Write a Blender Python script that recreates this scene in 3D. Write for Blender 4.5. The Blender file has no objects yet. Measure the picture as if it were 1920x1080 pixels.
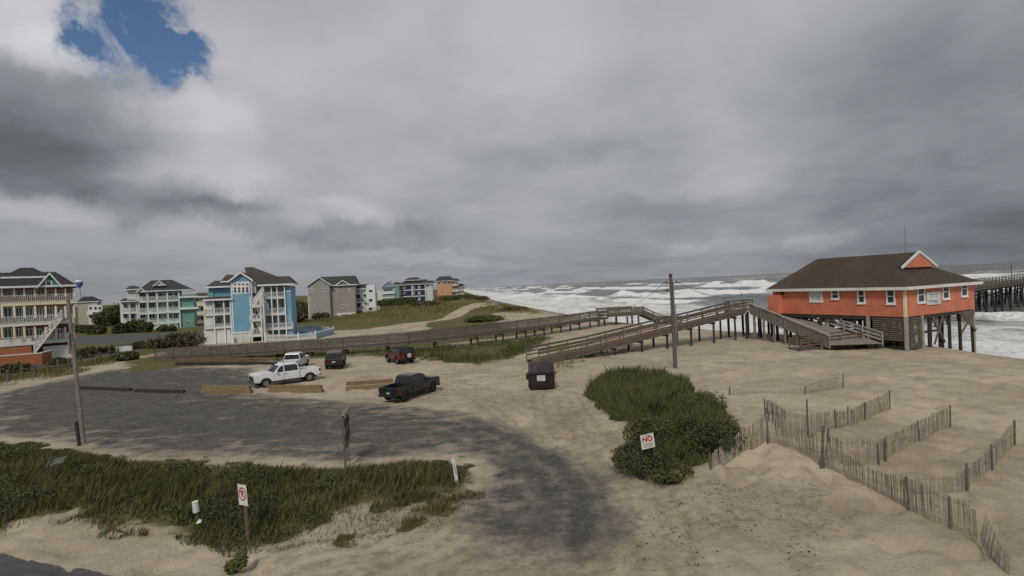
import bpy, bmesh, math, random
import numpy as np
from mathutils import Vector, Matrix

random.seed(7)
RNG = np.random.default_rng(11)
SC = bpy.context.scene
COL = SC.collection
R = math.radians

# ------------------------------------------------------------------ camera
CAM_H, F, ROLL, PITCH = 7.6, 1000.0, 2.7, 0.26
camd = bpy.data.cameras.new('camera')
cam = bpy.data.objects.new('camera', camd)
COL.objects.link(cam)
CR = Matrix.Rotation(R(90 - PITCH), 3, 'X') @ Matrix.Rotation(R(-ROLL), 3, 'Z')
cam.matrix_world = Matrix.Translation((0, 0, CAM_H)) @ CR.to_4x4()
camd.sensor_width = 36.0
camd.lens = 36.0 * F / 1920.0
camd.clip_start = 0.1
camd.clip_end = 60000
SC.camera = cam

# ------------------------------------------------------------------ world
SUN_EL, SUN_AZ = 44.0, 190.0          # azimuth clockwise from +Y (the view direction)
SC.view_settings.view_transform = 'Standard'
SC.view_settings.look = 'None'
SC.view_settings.gamma = 1.0
SC.view_settings.use_curve_mapping = False
SC.view_settings.exposure = 0.22
SC.cycles.max_bounces = 6
SC.cycles.transparent_max_bounces = 8

def pix_dir(px, py):
    return (CR @ Vector(((px - 960) / F, -(py - 540) / F, -1))).normalized()

world = bpy.data.worlds.new('World')
SC.world = world
world.use_nodes = True
wn = world.node_tree.nodes
wl = world.node_tree.links
wn.clear()

def N(kind, **kw):
    n = wn.new(kind)
    for k, v in kw.items():
        setattr(n, k, v)
    return n

def wmath(op, a, b=None, c=None, clamp=False):
    n = N('ShaderNodeMath', operation=op, use_clamp=clamp)
    for i, v in enumerate((a, b, c)):
        if v is None:
            continue
        if isinstance(v, (int, float)):
            n.inputs[i].default_value = v
        else:
            wl.new(v, n.inputs[i])
    return n.outputs[0]

def wvec(op, a, b=None):
    n = N('ShaderNodeVectorMath', operation=op)
    for i, v in enumerate((a, b)):
        if v is None:
            continue
        if isinstance(v, (tuple, list, Vector)):
            n.inputs[i].default_value = tuple(v)
        else:
            wl.new(v, n.inputs[i])
    return n.outputs[1] if op in ('LENGTH', 'DOT_PRODUCT', 'DISTANCE') else n.outputs[0]

def wnoise(vec, scale, detail=5, rough=.55, dist=0.0):
    n = N('ShaderNodeTexNoise')
    wl.new(vec, n.inputs['Vector'])
    n.inputs['Scale'].default_value = scale
    n.inputs['Detail'].default_value = detail
    n.inputs['Roughness'].default_value = rough
    n.inputs['Distortion'].default_value = dist
    return n

tc = N('ShaderNodeTexCoord')
DIR = tc.outputs['Generated']
sep = N('ShaderNodeSeparateXYZ')
wl.new(DIR, sep.inputs[0])
zc = wmath('MAXIMUM', sep.outputs[2], 0.0)
den = wmath('ADD', zc, 0.16)
comb = N('ShaderNodeCombineXYZ')
wl.new(wmath('DIVIDE', sep.outputs[0], den), comb.inputs[0])
wl.new(wmath('DIVIDE', sep.outputs[1], den), comb.inputs[1])
PLANE = comb.outputs[0]                        # the cloud deck seen in perspective
warp_n = wnoise(DIR, 5.5, 6, .58)
WARP = wvec('MULTIPLY', wvec('SUBTRACT', warp_n.outputs['Color'], (.5, .5, .5)), (.16, .16, .14))
WDIR = wvec('ADD', DIR, WARP)
warp2 = wnoise(DIR, 2.0, 3, .5)
W2DIR = wvec('ADD', WDIR, wvec('MULTIPLY', wvec('SUBTRACT', warp2.outputs['Color'], (.5, .5, .5)), (.14, .14, .09)))

def blob(px, py, rx, ry, lo=0.0, hi=1.0, src=None):
    """soft mound in the sky round one direction, 1 in its middle, 0 outside"""
    d0 = pix_dir(px, py)
    df = wvec('SUBTRACT', src or W2DIR, d0)
    df = wvec('MULTIPLY', df, (1000.0 / rx, 1000.0 / rx, 1000.0 / ry))
    ln = wvec('LENGTH', df)
    m = N('ShaderNodeMapRange', interpolation_type='SMOOTHERSTEP')
    wl.new(ln, m.inputs['Value'])
    m.inputs['From Min'].default_value = hi
    m.inputs['From Max'].default_value = lo
    return m.outputs[0]

n1 = wnoise(PLANE, 0.75, 6, .5, .25).outputs['Fac']
n2 = wnoise(PLANE, 2.1, 7, .55, .3).outputs['Fac']
n3 = wnoise(DIR, 3.2, 6, .52, .2).outputs['Fac']
L = wmath('MULTIPLY_ADD', wmath('SUBTRACT', n1, .5),   .22, .338)
L = wmath('ADD', L, wmath('MULTIPLY', wmath('SUBTRACT', n2, .5), .14))
L = wmath('ADD', L, wmath('MULTIPLY', wmath('SUBTRACT', n3, .5), .18))
BLOBS = [   # px, py, rx, ry, amount, where the soft edge ends (1 = middle)
    (30, 235, 340, 155, -.105, .75), (10, 300, 260, 85, -.075, .8), (70, 75, 190, 70, .15, .8), (110, 118, 90, 42, .10, .6),
    (372, 236, 150, 75, .14, .85), (385, 335, 190, 60, .10, .85), (300, 385, 210, 42, -.08, .7), (470, 415, 200, 42, -.085, .7),
    (665, 442, 180, 34, -.085, .65), (40, 400, 160, 36, .08, .8), (630, 400, 130, 30, .05, .85), (640, 260, 360, 130, .045, .9),
    (560, 110, 280, 110, .06, .9), (1000, 60, 700, 200, .05, .9), (1010, 290, 280, 44, -.04, .9), (1110, 285, 140, 30, -.03, .9),
    (1900, 280, 420, 420, -.10, .9), (1480, 395, 480, 75, -.085, .9), (1190, 395, 240, 38, -.045, .9), (1750, 470, 480, 60, -.05, .8),
    (1280, 480, 70, 18, .05, .5), (1530, 466, 70, 20, .06, .5), (810, 482, 120, 20, .05, .5), (250, 470, 330, 36, .02, .8)]
for bx, by, brx, bry, amt, bhi in BLOBS:
    L = wmath('ADD', L, wmath('MULTIPLY', blob(bx, by, brx, bry, 1 - bhi if bhi < .9 else 0.0, 1.0), amt))
# the deck thickens and darkens a little towards the horizon all round
hz = N('ShaderNodeMapRange', interpolation_type='SMOOTHSTEP')
wl.new(sep.outputs[2], hz.inputs['Value'])
hz.inputs['From Min'].default_value = 0.0
hz.inputs['From Max'].default_value = 0.17
hz.inputs['To Min'].default_value = .74
hz.inputs['To Max'].default_value = 1.0
L = wmath('MULTIPLY', wmath('MAXIMUM', L, .09), hz.outputs[0])
tint = N('ShaderNodeMapRange')
wl.new(L, tint.inputs['Value'])
tint.inputs['From Min'].default_value = .13
tint.inputs['From Max'].default_value = .45
mixc = N('ShaderNodeMix', data_type='RGBA')
wl.new(tint.outputs[0], mixc.inputs['Factor'])
mixc.inputs['A'].default_value = (.92, .99, 1.10, 1)
mixc.inputs['B'].default_value = (.99, .995, 1.035, 1)
cl = wvec('SCALE', mixc.outputs['Result'])
cl.node.inputs['Scale'].default_value = 1
wl.new(L, cl.node.inputs['Scale'])
# the break in the cloud
HDIR = wvec('ADD', WDIR, wvec('MULTIPLY', wvec('SUBTRACT', wnoise(DIR, 16.0, 6, .62).outputs['Color'], (.5, .5, .5)), (.13, .13, .13)))
hole = blob(236, 58, 100, 112, .35, .95, HDIR)
hole2 = blob(305, 108, 88, 40, .25, 1.0, HDIR)
hole = wmath('MAXIMUM', hole, wmath('MULTIPLY', hole2, .9))
wisp = wnoise(DIR, 8.0, 8, .66, .5).outputs['Fac']
wr = N('ShaderNodeMapRange', interpolation_type='SMOOTHSTEP')
wl.new(wisp, wr.inputs['Value'])
wr.inputs['From Min'].default_value = .72
wr.inputs['From Max'].default_value = .46
hole = wmath('MULTIPLY', hole, wmath('MULTIPLY_ADD', wr.outputs[0], .9, .45), clamp=True)
sky = N('ShaderNodeTexSky', sky_type='NISHITA')
sky.sun_disc = False
sky.ozone_density = 5.0
sky.dust_density = 0.2
sky.sun_elevation = R(SUN_EL)
sky.sun_rotation = R(SUN_AZ)
bg1 = N('ShaderNodeBackground')
wl.new(sky.outputs[0], bg1.inputs[0])
bg1.inputs[1].default_value = 0.066
bg2 = N('ShaderNodeBackground')
wl.new(cl, bg2.inputs[0])
bg2.inputs[1].default_value = 1.0
mx = N('ShaderNodeMixShader')
wl.new(hole, mx.inputs[0])
wl.new(bg2.outputs[0], mx.inputs[1])
wl.new(bg1.outputs[0], mx.inputs[2])
wo = N('ShaderNodeOutputWorld')
wl.new(mx.outputs[0], wo.inputs[0])

sund = bpy.data.lights.new('sun', 'SUN')
sund.energy = 1.5
sund.angle = R(10)
sund.color = (1, .95, .87)
sun = bpy.data.objects.new('sun', sund)
COL.objects.link(sun)
_a = R(SUN_AZ)
sd = Vector((math.sin(_a) * math.cos(R(SUN_EL)), math.cos(_a) * math.cos(R(SUN_EL)), math.sin(R(SUN_EL))))
sun.rotation_euler = sd.to_track_quat('Z', 'Y').to_euler()

# ------------------------------------------------------------------ noise and ground shape
_TAB = [np.random.default_rng(100 + i).random((256, 256)) for i in range(8)]

def vnoise(x, y, seed=0):
    t = _TAB[seed % 8]
    x = np.asarray(x, float); y = np.asarray(y, float)
    xi = np.floor(x); yi = np.floor(y)
    fx = x - xi; fy = y - yi
    fx = fx * fx * (3 - 2 * fx); fy = fy * fy * (3 - 2 * fy)
    xi = xi.astype(int) & 255; yi = yi.astype(int) & 255
    x1 = (xi + 1) & 255; y1 = (yi + 1) & 255
    a = t[xi, yi] * (1 - fx) + t[x1, yi] * fx
    b = t[xi, y1] * (1 - fx) + t[x1, y1] * fx
    return a * (1 - fy) + b * fy

def fbm(x, y, octs=4, seed=0, rough=.5):
    s = 0; amp = 1; tot = 0
    for i in range(octs):
        s = s + amp * vnoise(x * 2 ** i + 17.3 * i, y * 2 ** i - 9.1 * i, seed + i)
        tot += amp; amp *= rough
    return s / tot

def sstep(a, b, x):
    t = np.clip((x - a) / (b - a), 0, 1)
    return t * t * (3 - 2 * t)

SEA_Z = -2.0
_SY = [-400, -50, 0, 40, 56, 72, 90, 145, 263, 436, 1066, 3000, 20000]
_SX = [90, 56, 50, 47, 46, 37, 29.5, 19.5, 2.5, -20, -88, -300, -3000]

def xshore(y):
    return np.interp(y, _SY, _SX)

def ground_xy(px, py, z=0.0):
    d = pix_dir(px, py)
    t = (z - CAM_H) / d.z
    return d.x * t, d.y * t

def gauss(x, y, cx, cy, sx, sy):
    return np.exp(-((x - cx) / sx) ** 2 - ((y - cy) / sy) ** 2)

def smooth_h(x, y):
    x = np.asarray(x, float); y = np.asarray(y, float)
    s = xshore(y) - x                                # metres inland
    h = np.zeros_like(s + 0.0)
    h = h + .95 * gauss(x, y, 10.3, 22.2, 4.2, 3.6)  # hump under the fences
    h = h + .45 * gauss(x, y, 7.5, 27, 7, 6)         # bushes stand on a low dune
    h = h + .35 * gauss(x, y, 24, 38, 12, 12)
    h = h + .9 * gauss(x, y, 9, 67, 6, 6)            # sand pile between the walkways
    h = h + .35 * gauss(x, y, 8, 48, 5, 4)
    h = h + .30 * gauss(x, y, -15, 20.5, 11, 3.2)    # verge in front of the lot
    d1 = sstep(95, 170, y)
    h = h + d1 * (1.9 * gauss(x, y, -3, 150, 17, 45) + 2.6 * gauss(x, y, -20, 225, 26, 60)
                  + 3.4 * gauss(x, y, -52, 350, 46, 70) + 1.0 * gauss(x, y, -32, 160, 16, 30))
    h = h + 2.6 * sstep(380, 520, y) * np.exp(-((s - 50) / 45) ** 2)
    # beach face
    crest = np.interp(y, [0, 40, 60, 90, 140, 260, 600], [9, 9, 7.5, 9, 20, 30, 34])
    t = np.clip(s / crest, -4, 1)
    face = SEA_Z * (1 - t) ** 1.0
    k = sstep(.0, 1.25, s / crest)
    h = np.where(s < crest, face * (1 - k) + np.maximum(h, -2) * k * np.clip(t, 0, 1), h)
    return np.maximum(h, -7)

def H(x, y):
    return float(smooth_h(np.array([x]), np.array([y]))[0])

def PG(px, py):
    """the point of the ground that lies along one sight line"""
    z = 0.0
    for _ in range(12):
        x, y = ground_xy(px, py, z)
        z = .5 * z + .5 * H(x, y)
    x, y = ground_xy(px, py, z)
    return Vector((x, y, H(x, y)))

def AT(px, py, Y):
    d = pix_dir(px, py)
    t = Y / d.y
    return Vector((d.x * t, Y, CAM_H + d.z * t))

def poly_sd(x, y, pts):
    """signed distance to a polygon, positive inside"""
    n = len(pts)
    best = np.full(x.shape, 1e9)
    ins = np.zeros(x.shape, bool)
    for i in range(n):
        ax, ay = pts[i]; bx, by = pts[(i + 1) % n]
        ex, ey = bx - ax, by - ay
        t = np.clip(((x - ax) * ex + (y - ay) * ey) / max(ex * ex + ey * ey, 1e-9), 0, 1)
        d = (x - ax - t * ex) ** 2 + (y - ay - t * ey) ** 2
        best = np.minimum(best, d)
        c = ((ay > y) != (by > y)) & (x < ex * (y - ay) / (ey if abs(ey) > 1e-12 else 1e-12) + ax)
        ins ^= c
    best = np.sqrt(best)
    return np.where(ins, best, -best)

def line_dist(x, y, pts):
    best = np.full(x.shape, 1e9)
    for i in range(len(pts) - 1):
        ax, ay = pts[i]; bx, by = pts[i + 1]
        ex, ey = bx - ax, by - ay
        t = np.clip(((x - ax) * ex + (y - ay) * ey) / max(ex * ex + ey * ey, 1e-9), 0, 1)
        best = np.minimum(best, (x - ax - t * ex) ** 2 + (y - ay - t * ey) ** 2)
    return np.sqrt(best)

def gpoly(pix):
    return [tuple(PG(*p)[:2]) for p in pix]

# areas of the ground (outlines first measured on the photograph)
LOT = gpoly([(-60, 748), (60, 724), (200, 694), (330, 688), (470, 690), (520, 712), (440, 735), (560, 745), (640, 752),
             (760, 762), (860, 772), (900, 800), (880, 850), (760, 855), (640, 866), (420, 854), (300, 858), (150, 832), (-60, 812)])
ROAD = gpoly([(840, 768), (900, 778), (960, 800), (1010, 828), (1080, 855), (1135, 905), (1168, 960), (1165, 1010),
              (1090, 1045), (970, 1015), (900, 1040), (865, 965), (915, 910), (905, 860), (870, 850)])
STREET_NEAR = gpoly([(-300, 1000), (-60, 1022), (60, 1050), (160, 1066), (230, 1085), (150, 1250), (-400, 1250)])
_sl = [(-58.5, 52), (-62, 80), (-60, 96), (-44, 104), (-48, 128), (-120, 132), (-125, 112), (-74, 104), (-70, 80), (-66, 52)]
VEG_FRONT = gpoly([(-80, 822), (0, 832), (150, 848), (300, 872), (420, 872), (560, 880), (650, 880), (760, 868), (870, 872), (893, 895),
                   (870, 915), (780, 930), (715, 932), (660, 955), (600, 985), (545, 1012), (480, 1022), (420, 1022), (350, 1012),
                   (260, 990), (200, 985), (130, 962), (60, 975), (0, 992), (-90, 985)])
VEG_A = gpoly([(1092, 738), (1120, 765), (1160, 788), (1210, 800), (1290, 770), (1300, 735), (1250, 715), (1190, 712), (1130, 718)])
VEG_B = gpoly([(1165, 862), (1190, 888), (1235, 912), (1270, 905), (1320, 872), (1360, 845), (1372, 800), (1350, 765), (1290, 745), (1230, 790), (1190, 830)])
VEG_MID = gpoly([(790, 655), (880, 648), (960, 640), (1040, 632), (1010, 652), (960, 672), (900, 684), (840, 682), (785, 672), (690, 668), (590, 668), (600, 660), (700, 662)])
VEG_BACK = gpoly([(230, 678), (330, 660), (480, 652), (660, 648), (800, 640), (700, 625), (640, 612), (560, 612), (550, 560), (870, 548), (900, 562), (935, 582),
                  (960, 590), (1030, 602), (1070, 612), (1000, 626), (800, 650), (600, 672), (330, 690), (240, 700)])
SAND_PATH = [gpoly([(620, 628), (700, 618), (760, 608), (830, 600), (870, 582), (920, 572)]), gpoly([(640, 622), (720, 622), (780, 618)]),
             gpoly([(850, 590), (900, 570)])]
BARE = [gpoly([(925, 590), (960, 580), (1015, 583), (1062, 600), (1010, 618), (940, 612)]), gpoly([(640, 625), (720, 612), (800, 606), (790, 622), (700, 632)])]
LAWN_LEFT = [(-140, 50), (-66, 50), (-70, 80), (-74, 104), (-125, 112), (-140, 100)]
TRACKS = [gpoly([(905, 1075), (1000, 1055), (1100, 1040), (1170, 1000), (1195, 950), (1190, 1075)]),
          gpoly([(560, 1062), (680, 1050), (780, 1015), (870, 960)]), gpoly([(600, 1078), (720, 1060), (830, 1015), (900, 950)]),
          gpoly([(1040, 740), (1060, 800), (1100, 840), (1160, 890), (1195, 960), (1200, 1075)]),
          gpoly([(850, 720), (930, 745), (1000, 790), (1080, 830)]), gpoly([(700, 765), (800, 740), (900, 715), (1000, 690)]),
          gpoly([(640, 760), (760, 745), (880, 735), (980, 745)])]

LITTER = [gpoly([(1305, 905), (1360, 888), (1425, 935), (1430, 990), (1370, 1010), (1310, 965)]), gpoly([(700, 960), (800, 935), (890, 915), (880, 950), (800, 1000), (700, 1020), (640, 1010)]),
          gpoly([(1440, 900), (1560, 905), (1600, 1000), (1500, 1060), (1420, 1020)]), gpoly([(1030, 760), (1090, 760), (1090, 820), (1050, 810)]), gpoly([(940, 990), (1180, 980), (1200, 1075), (900, 1075)])]
ROAD_FADE = gpoly([(880, 940), (1000, 960), (1165, 960), (1180, 1085), (820, 1085)])
ROADTRK = gpoly([(700, 790), (860, 785), (960, 830), (1035, 875), (1075, 930), (1072, 990), (1055, 1075)])
_dark_end = gpoly([(880, 800), (960, 815), (1040, 850), (1110, 900), (1135, 960), (1100, 1000)])

def ground_height(x, y):
    h = smooth_h(x, y)
    s = xshore(y) - x
    near = 1 - sstep(60, 120, np.hypot(x, y))
    asp = np.clip(.5 + np.maximum(poly_sd(x, y, LOT), poly_sd(x, y, ROAD)) / 1.5, 0, 1)
    rough = (fbm(x * .45, y * .45, 4, 2) - .5) * .20 + (fbm(x * 2.1, y * 2.1, 2, 4) - .5) * .07
    pits = np.minimum(vnoise(x * 1.5 + 3, y * 1.5, 5) - .36, 0) * .70          # scuffs and footprints
    walked = sstep(.45, .62, fbm(x * .12, y * .12, 2, 6)) * (1 - sstep(26, 40, y)) + .25
    h = h + near * (1 - .93 * asp) * sstep(2, 9, s) * (1.25 * rough + pits * walked)
    # footprints: one dent per jittered cell, only where people walk
    c = .52
    ix = np.floor(x / c).astype(int); iy = np.floor(y / c).astype(int)
    dent = np.zeros_like(h)
    for dx in (-1, 0, 1):
        for dy in (-1, 0, 1):
            jx = _TAB[1][(ix + dx) & 255, (iy + dy) & 255]; jy = _TAB[2][(ix + dx) & 255, (iy + dy) & 255]
            on = _TAB[3][(ix + dx) & 255, (iy + dy) & 255] < .62
            d2 = ((x - (ix + dx + jx) * c) / .15) ** 2 + ((y - (iy + dy + jy) * c) / .19) ** 2
            dent = np.maximum(dent, on * np.exp(-d2 ** 1.5) - on * .35 * np.exp(-(np.sqrt(d2) - 1.5) ** 2 * 3))
    trod = sstep(.40, .58, fbm(x * .16 + 5, y * .16, 2, 1)) * (1 - sstep(30, 48, y)) * (x > -30)
    h = h - .085 * dent * trod * near * (1 - asp) * sstep(4, 10, s)
    far = sstep(80, 140, y) * (1 - sstep(500, 1500, y)) * sstep(8, 25, s)
    h = h + far * (fbm(x * .06, y * .045, 4, 1) - .45) * 1.6 * sstep(-80, -20, x)
    return h

def axis(lo, f0, f1, hi, step, grow):
    mid = list(np.arange(f0, f1 + 1e-6, step))
    out = []; v = f1; st = step
    while v < hi:
        st *= grow; v += st; out.append(v)
    pre = []; v = f0; st = step
    while v > lo:
        st *= grow; v -= st; pre.append(v)
    return np.array(pre[::-1] + mid + out)

def grid_object(name, X, Y, Z, mat, attrs, keep=None, kind='structure'):
    """a grid of points as a mesh; keep = per-face mask"""
    ny, nx = X.shape
    idx = np.arange(nx * ny).reshape(ny, nx)
    f = np.stack([idx[:-1, :-1], idx[:-1, 1:], idx[1:, 1:], idx[1:, :-1]], -1).reshape(-1, 4)
    if keep is not None:
        f = f[keep.reshape(-1)]
    used = np.zeros(nx * ny, bool); used[f.reshape(-1)] = True
    remap = np.cumsum(used) - 1
    f = remap[f]
    co = np.stack([X, Y, Z], -1).reshape(-1, 3)[used]
    me = bpy.data.meshes.new(name)
    me.vertices.add(len(co)); me.vertices.foreach_set('co', co.reshape(-1).astype(np.float32))
    me.loops.add(f.size); me.loops.foreach_set('vertex_index', f.reshape(-1).astype(np.int32))
    me.polygons.add(len(f))
    me.polygons.foreach_set('loop_start', np.arange(0, f.size, 4, dtype=np.int32))
    me.polygons.foreach_set('use_smooth', np.ones(len(f), bool))
    me.update(calc_edges=True)
    for k, v in attrs.items():
        a = me.attributes.new(k, 'FLOAT', 'POINT')
        a.data.foreach_set('value', v.reshape(-1)[used].astype(np.float32))
    me.materials.append(mat)
    o = bpy.data.objects.new(name, me)
    COL.objects.link(o)
    o['kind'] = kind
    return o

# ------------------------------------------------------------------ material helper
class NT:
    def __init__(self, name):
        self.m = bpy.data.materials.new(name)
        self.m.use_nodes = True
        self.n = self.m.node_tree.nodes; self.l = self.m.node_tree.links
        self.b = self.n['Principled BSDF']
    def new(self, kind, **kw):
        n = self.n.new(kind)
        for k, v in kw.items():
            setattr(n, k, v)
        return n
    def put(self, sock, v):
        if isinstance(v, (int, float)):
            sock.default_value = v
        elif isinstance(v, (tuple, list)):
            sock.default_value = tuple(v) + ((1,) if len(v) == 3 and sock.type == 'RGBA' else ())
        else:
            self.l.new(v, sock)
    def math(self, op, a, b=None, c=None, clamp=False):
        n = self.new('ShaderNodeMath', operation=op, use_clamp=clamp)
        for i, v in enumerate((a, b, c)):
            if v is not None:
                self.put(n.inputs[i], v)
        return n.outputs[0]
    def mix(self, f, a, b):
        n = self.new('ShaderNodeMix', data_type='RGBA')
        self.put(n.inputs['Factor'], f); self.put(n.inputs['A'], a); self.put(n.inputs['B'], b)
        return n.outputs['Result']
    def coord(self, which='Object'):
        return self.new('ShaderNodeTexCoord').outputs[which]
    def pos(self):
        return self.new('ShaderNodeNewGeometry').outputs['Position']
    def scale(self, v, s):
        n = self.new('ShaderNodeVectorMath', operation='MULTIPLY')
        self.put(n.inputs[0], v); n.inputs[1].default_value = s
        return n.outputs[0]
    def noise(self, v, scale, detail=4, rough=.55, dist=0.0, out='Fac'):
        n = self.new('ShaderNodeTexNoise')
        self.put(n.inputs['Vector'], v)
        n.inputs['Scale'].default_value = scale; n.inputs['Detail'].default_value = detail
        n.inputs['Roughness'].default_value = rough; n.inputs['Distortion'].default_value = dist
        return n.outputs[out]
    def ss(self, v, a, b, lo=0.0, hi=1.0):
        n = self.new('ShaderNodeMapRange', interpolation_type='SMOOTHSTEP')
        self.put(n.inputs['Value'], v)
        n.inputs['From Min'].default_value = a; n.inputs['From Max'].default_value = b
        n.inputs['To Min'].default_value = lo; n.inputs['To Max'].default_value = hi
        return n.outputs[0]
    def attr(self, name):
        return self.new('ShaderNodeAttribute', attribute_name=name).outputs['Fac']
    def bump(self, hgt, strength, dist=.05, normal=None):
        n = self.new('ShaderNodeBump')
        self.put(n.inputs['Height'], hgt)
        n.inputs['Strength'].default_value = strength; n.inputs['Distance'].default_value = dist
        if normal is not None:
            self.put(n.inputs['Normal'], normal)
        return n.outputs[0]
    def set(self, **kw):
        for k, v in kw.items():
            self.put(self.b.inputs[k], v)
        return self.m

# ------------------------------------------------------------------ ground
def ground_material():
    g = NT('ground')
    p = g.pos()
    n_big = g.noise(p, .16, 5, .6)
    n_mid = g.noise(p, .9, 5, .62)
    n_fine = g.noise(p, 7.0, 5, .65)
    n_grain = g.noise(p, 45.0, 3, .6)
    sand = g.mix(g.ss(n_big, .35, .65), (.40, .336, .240), (.525, .448, .332))
    sand = g.mix(g.math('MULTIPLY', g.ss(n_mid, .42, .70), .55), sand, (.29, .24, .165))
    sand = g.mix(g.math('MULTIPLY', g.ss(n_fine, .55, .78), .45), sand, (.23, .19, .13))
    sand = g.mix(g.math('MULTIPLY', g.ss(n_grain, .45, .75), .25), sand, (.50, .43, .32))
    trk = g.attr('track')
    rut = g.math('MULTIPLY', g.ss(g.noise(p, 3.0, 4, .6), .35, .65), trk)
    sand = g.mix(g.math('MULTIPLY', rut, .62), sand, (.16, .135, .10))
    sand = g.mix(g.math('MULTIPLY', g.ss(g.math('ADD', g.noise(p, 5.0, 5, .7), g.math('MULTIPLY', g.attr('litter'), .17)), .60, .80), .55), sand, (.14, .118, .085))
    damp = g.ss(g.math('ADD', g.noise(p, .28, 4, .55), g.math('MULTIPLY', g.attr('litter'), .25)), .5, .75)
    sand = g.mix(g.math('MULTIPLY', damp, .38), sand, (.215, .175, .122))
    sand = g.mix(g.attr('wet'), sand, (.17, .142, .105))
    # asphalt with drifted sand and pale gravel lying on it
    asp = g.mix(g.ss(n_mid, .35, .7), (.082, .079, .075), (.128, .122, .114))
    peb = g.noise(p, 12, 4, .75)
    asp = g.mix(g.math('MULTIPLY', g.ss(peb, .54, .64), g.math('ADD', g.math('MULTIPLY', g.attr('gravel'), .85), .18)), asp, (.30, .28, .25))
    st = g.noise(g.scale(p, (.55, .85, 1)), 1.0, 6, .65, .5)
    drift = g.ss(g.math('ADD', st, g.math('MULTIPLY', g.attr('drift'), .20)), .58, .78)
    asp = g.mix(g.math('MULTIPLY', drift, .55), asp, sand)
    asp = g.mix(g.math('MULTIPLY', g.math('MULTIPLY', g.attr('rut'), g.ss(n_mid, .38, .66)), .42), asp, sand)
    fine_dust = g.ss(g.noise(p, 3.2, 6, .7), .45, .75)
    asp = g.mix(g.math('MULTIPLY', fine_dust, .28), asp, sand)
    a = g.math('ADD', g.attr('asph'), g.math('MULTIPLY', g.math('SUBTRACT', g.noise(p, .7, 7, .68, .4), .5), .85))
    a = g.ss(a, .28, .72)
    col = g.mix(a, sand, asp)
    # turf and creeping plants between the blades
    vg = g.math('ADD', g.attr('veg'), g.math('MULTIPLY', g.math('SUBTRACT', g.noise(p, .7, 6, .7), .5), 1.1))
    vg = g.ss(vg, .42, .68)
    grs = g.mix(g.ss(n_mid, .3, .7), (.085, .088, .030), (.150, .138, .058))
    grs = g.mix(g.math('MULTIPLY', g.ss(g.noise(p, .10, 4, .6), .45, .65), .6), grs, (.165, .135, .068))
    col = g.mix(vg, col, grs)
    # plain street asphalt
    col = g.mix(g.ss(g.math('ADD', g.attr('street'), g.math('MULTIPLY', g.math('SUBTRACT', n_mid, .5), .35)), .45, .55), col,
                g.mix(n_fine, (.085, .086, .088), (.13, .13, .13)))
    hgt = g.math('ADD', g.math('MULTIPLY', n_fine, .7), g.math('MULTIPLY', n_grain, .25))
    hgt = g.math('ADD', hgt, g.math('MULTIPLY', n_mid, 1.2))
    nb = g.bump(hgt, .85, .12)
    rg = g.ss(g.attr('wet'), 0, 1, .95, .55)
    return g.set(**{'Base Color': col, 'Roughness': rg, 'Normal': nb, 'Specular IOR Level': .08})

GX = axis(-9000, -34, 48, 700, .17, 1.035)
GY = np.concatenate([axis(-300, 11, 30, 30.01, .13, 1.05)[:-1], np.arange(30.1, 52, .21), axis(51.9, 52, 52.2, 16000, .21, 1.028)[1:]])
GY = np.unique(np.round(GY, 4))
X, Y = np.meshgrid(GX, GY)
Z = ground_height(X, Y)
sd_lot, sd_road, sd_street = poly_sd(X, Y, LOT), poly_sd(X, Y, ROAD), np.maximum(poly_sd(X, Y, STREET_NEAR), poly_sd(X, Y, _sl))
S_IN = xshore(Y) - X
A = {}
A['asph'] = np.clip(np.maximum(.5 + sd_lot / 3.0, .5 + sd_road / 3.6), 0, 1)
_fade = np.clip(.5 + poly_sd(X, Y, ROAD_FADE) / 2.0, 0, 1)
A['asph'] = np.maximum(A['asph'], .44 * _fade)
A['drift'] = np.clip(1.0 - np.maximum(sd_lot / 4.5, sd_road / 2.6), 0, 1) * (1 - .85 * np.clip(1.2 - line_dist(X, Y, _dark_end) / 2.2, 0, 1))
A['gravel'] = np.clip(1 - np.hypot((X + 11) / 9, (Y - 27.5) / 3.2), 0, 1)
_dist = np.hypot(X, Y)
veg = np.full(X.shape, 0.0)
for pts, soft in ((VEG_FRONT, 1.2), (VEG_A, 1.0), (VEG_B, 1.0), (VEG_MID, 3.6), (VEG_BACK, 3.0)):
    veg = np.maximum(veg, np.clip(.5 + poly_sd(X, Y, pts) / (2 * soft), 0, 1))
# behind the houses the land is scrub and lawn as far as one sees
inland = sstep(92, 112, Y) * sstep(14, 40, S_IN) * .74
veg = np.maximum(veg, inland)
veg = np.maximum(veg, np.clip(.5 + poly_sd(X, Y, LAWN_LEFT) / 3, 0, 1) * .85)
veg = np.maximum(veg, sstep(-50, -56, X) * .8)
for k, ln in enumerate(SAND_PATH):
    veg = veg * sstep(.2, (3.5, 5, 4)[k], line_dist(X, Y, ln))
for pts in BARE:
    veg = veg * (1 - np.clip(.5 + poly_sd(X, Y, pts) / 4, 0, 1))
A['veg'] = veg
A['wet'] = np.clip(1 - (S_IN - 1.0) / np.interp(Y, [40, 90, 200], [3.5, 6, 11]), 0, 1) * .9
trk = np.zeros(X.shape)
for ln in TRACKS:
    d = line_dist(X, Y, ln)
    for off in (.0, .85, 1.5):
        trk = np.maximum(trk, np.clip(1 - np.abs(d - off) / .28, 0, 1))
A['track'] = trk
rut = np.zeros(X.shape)
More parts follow.
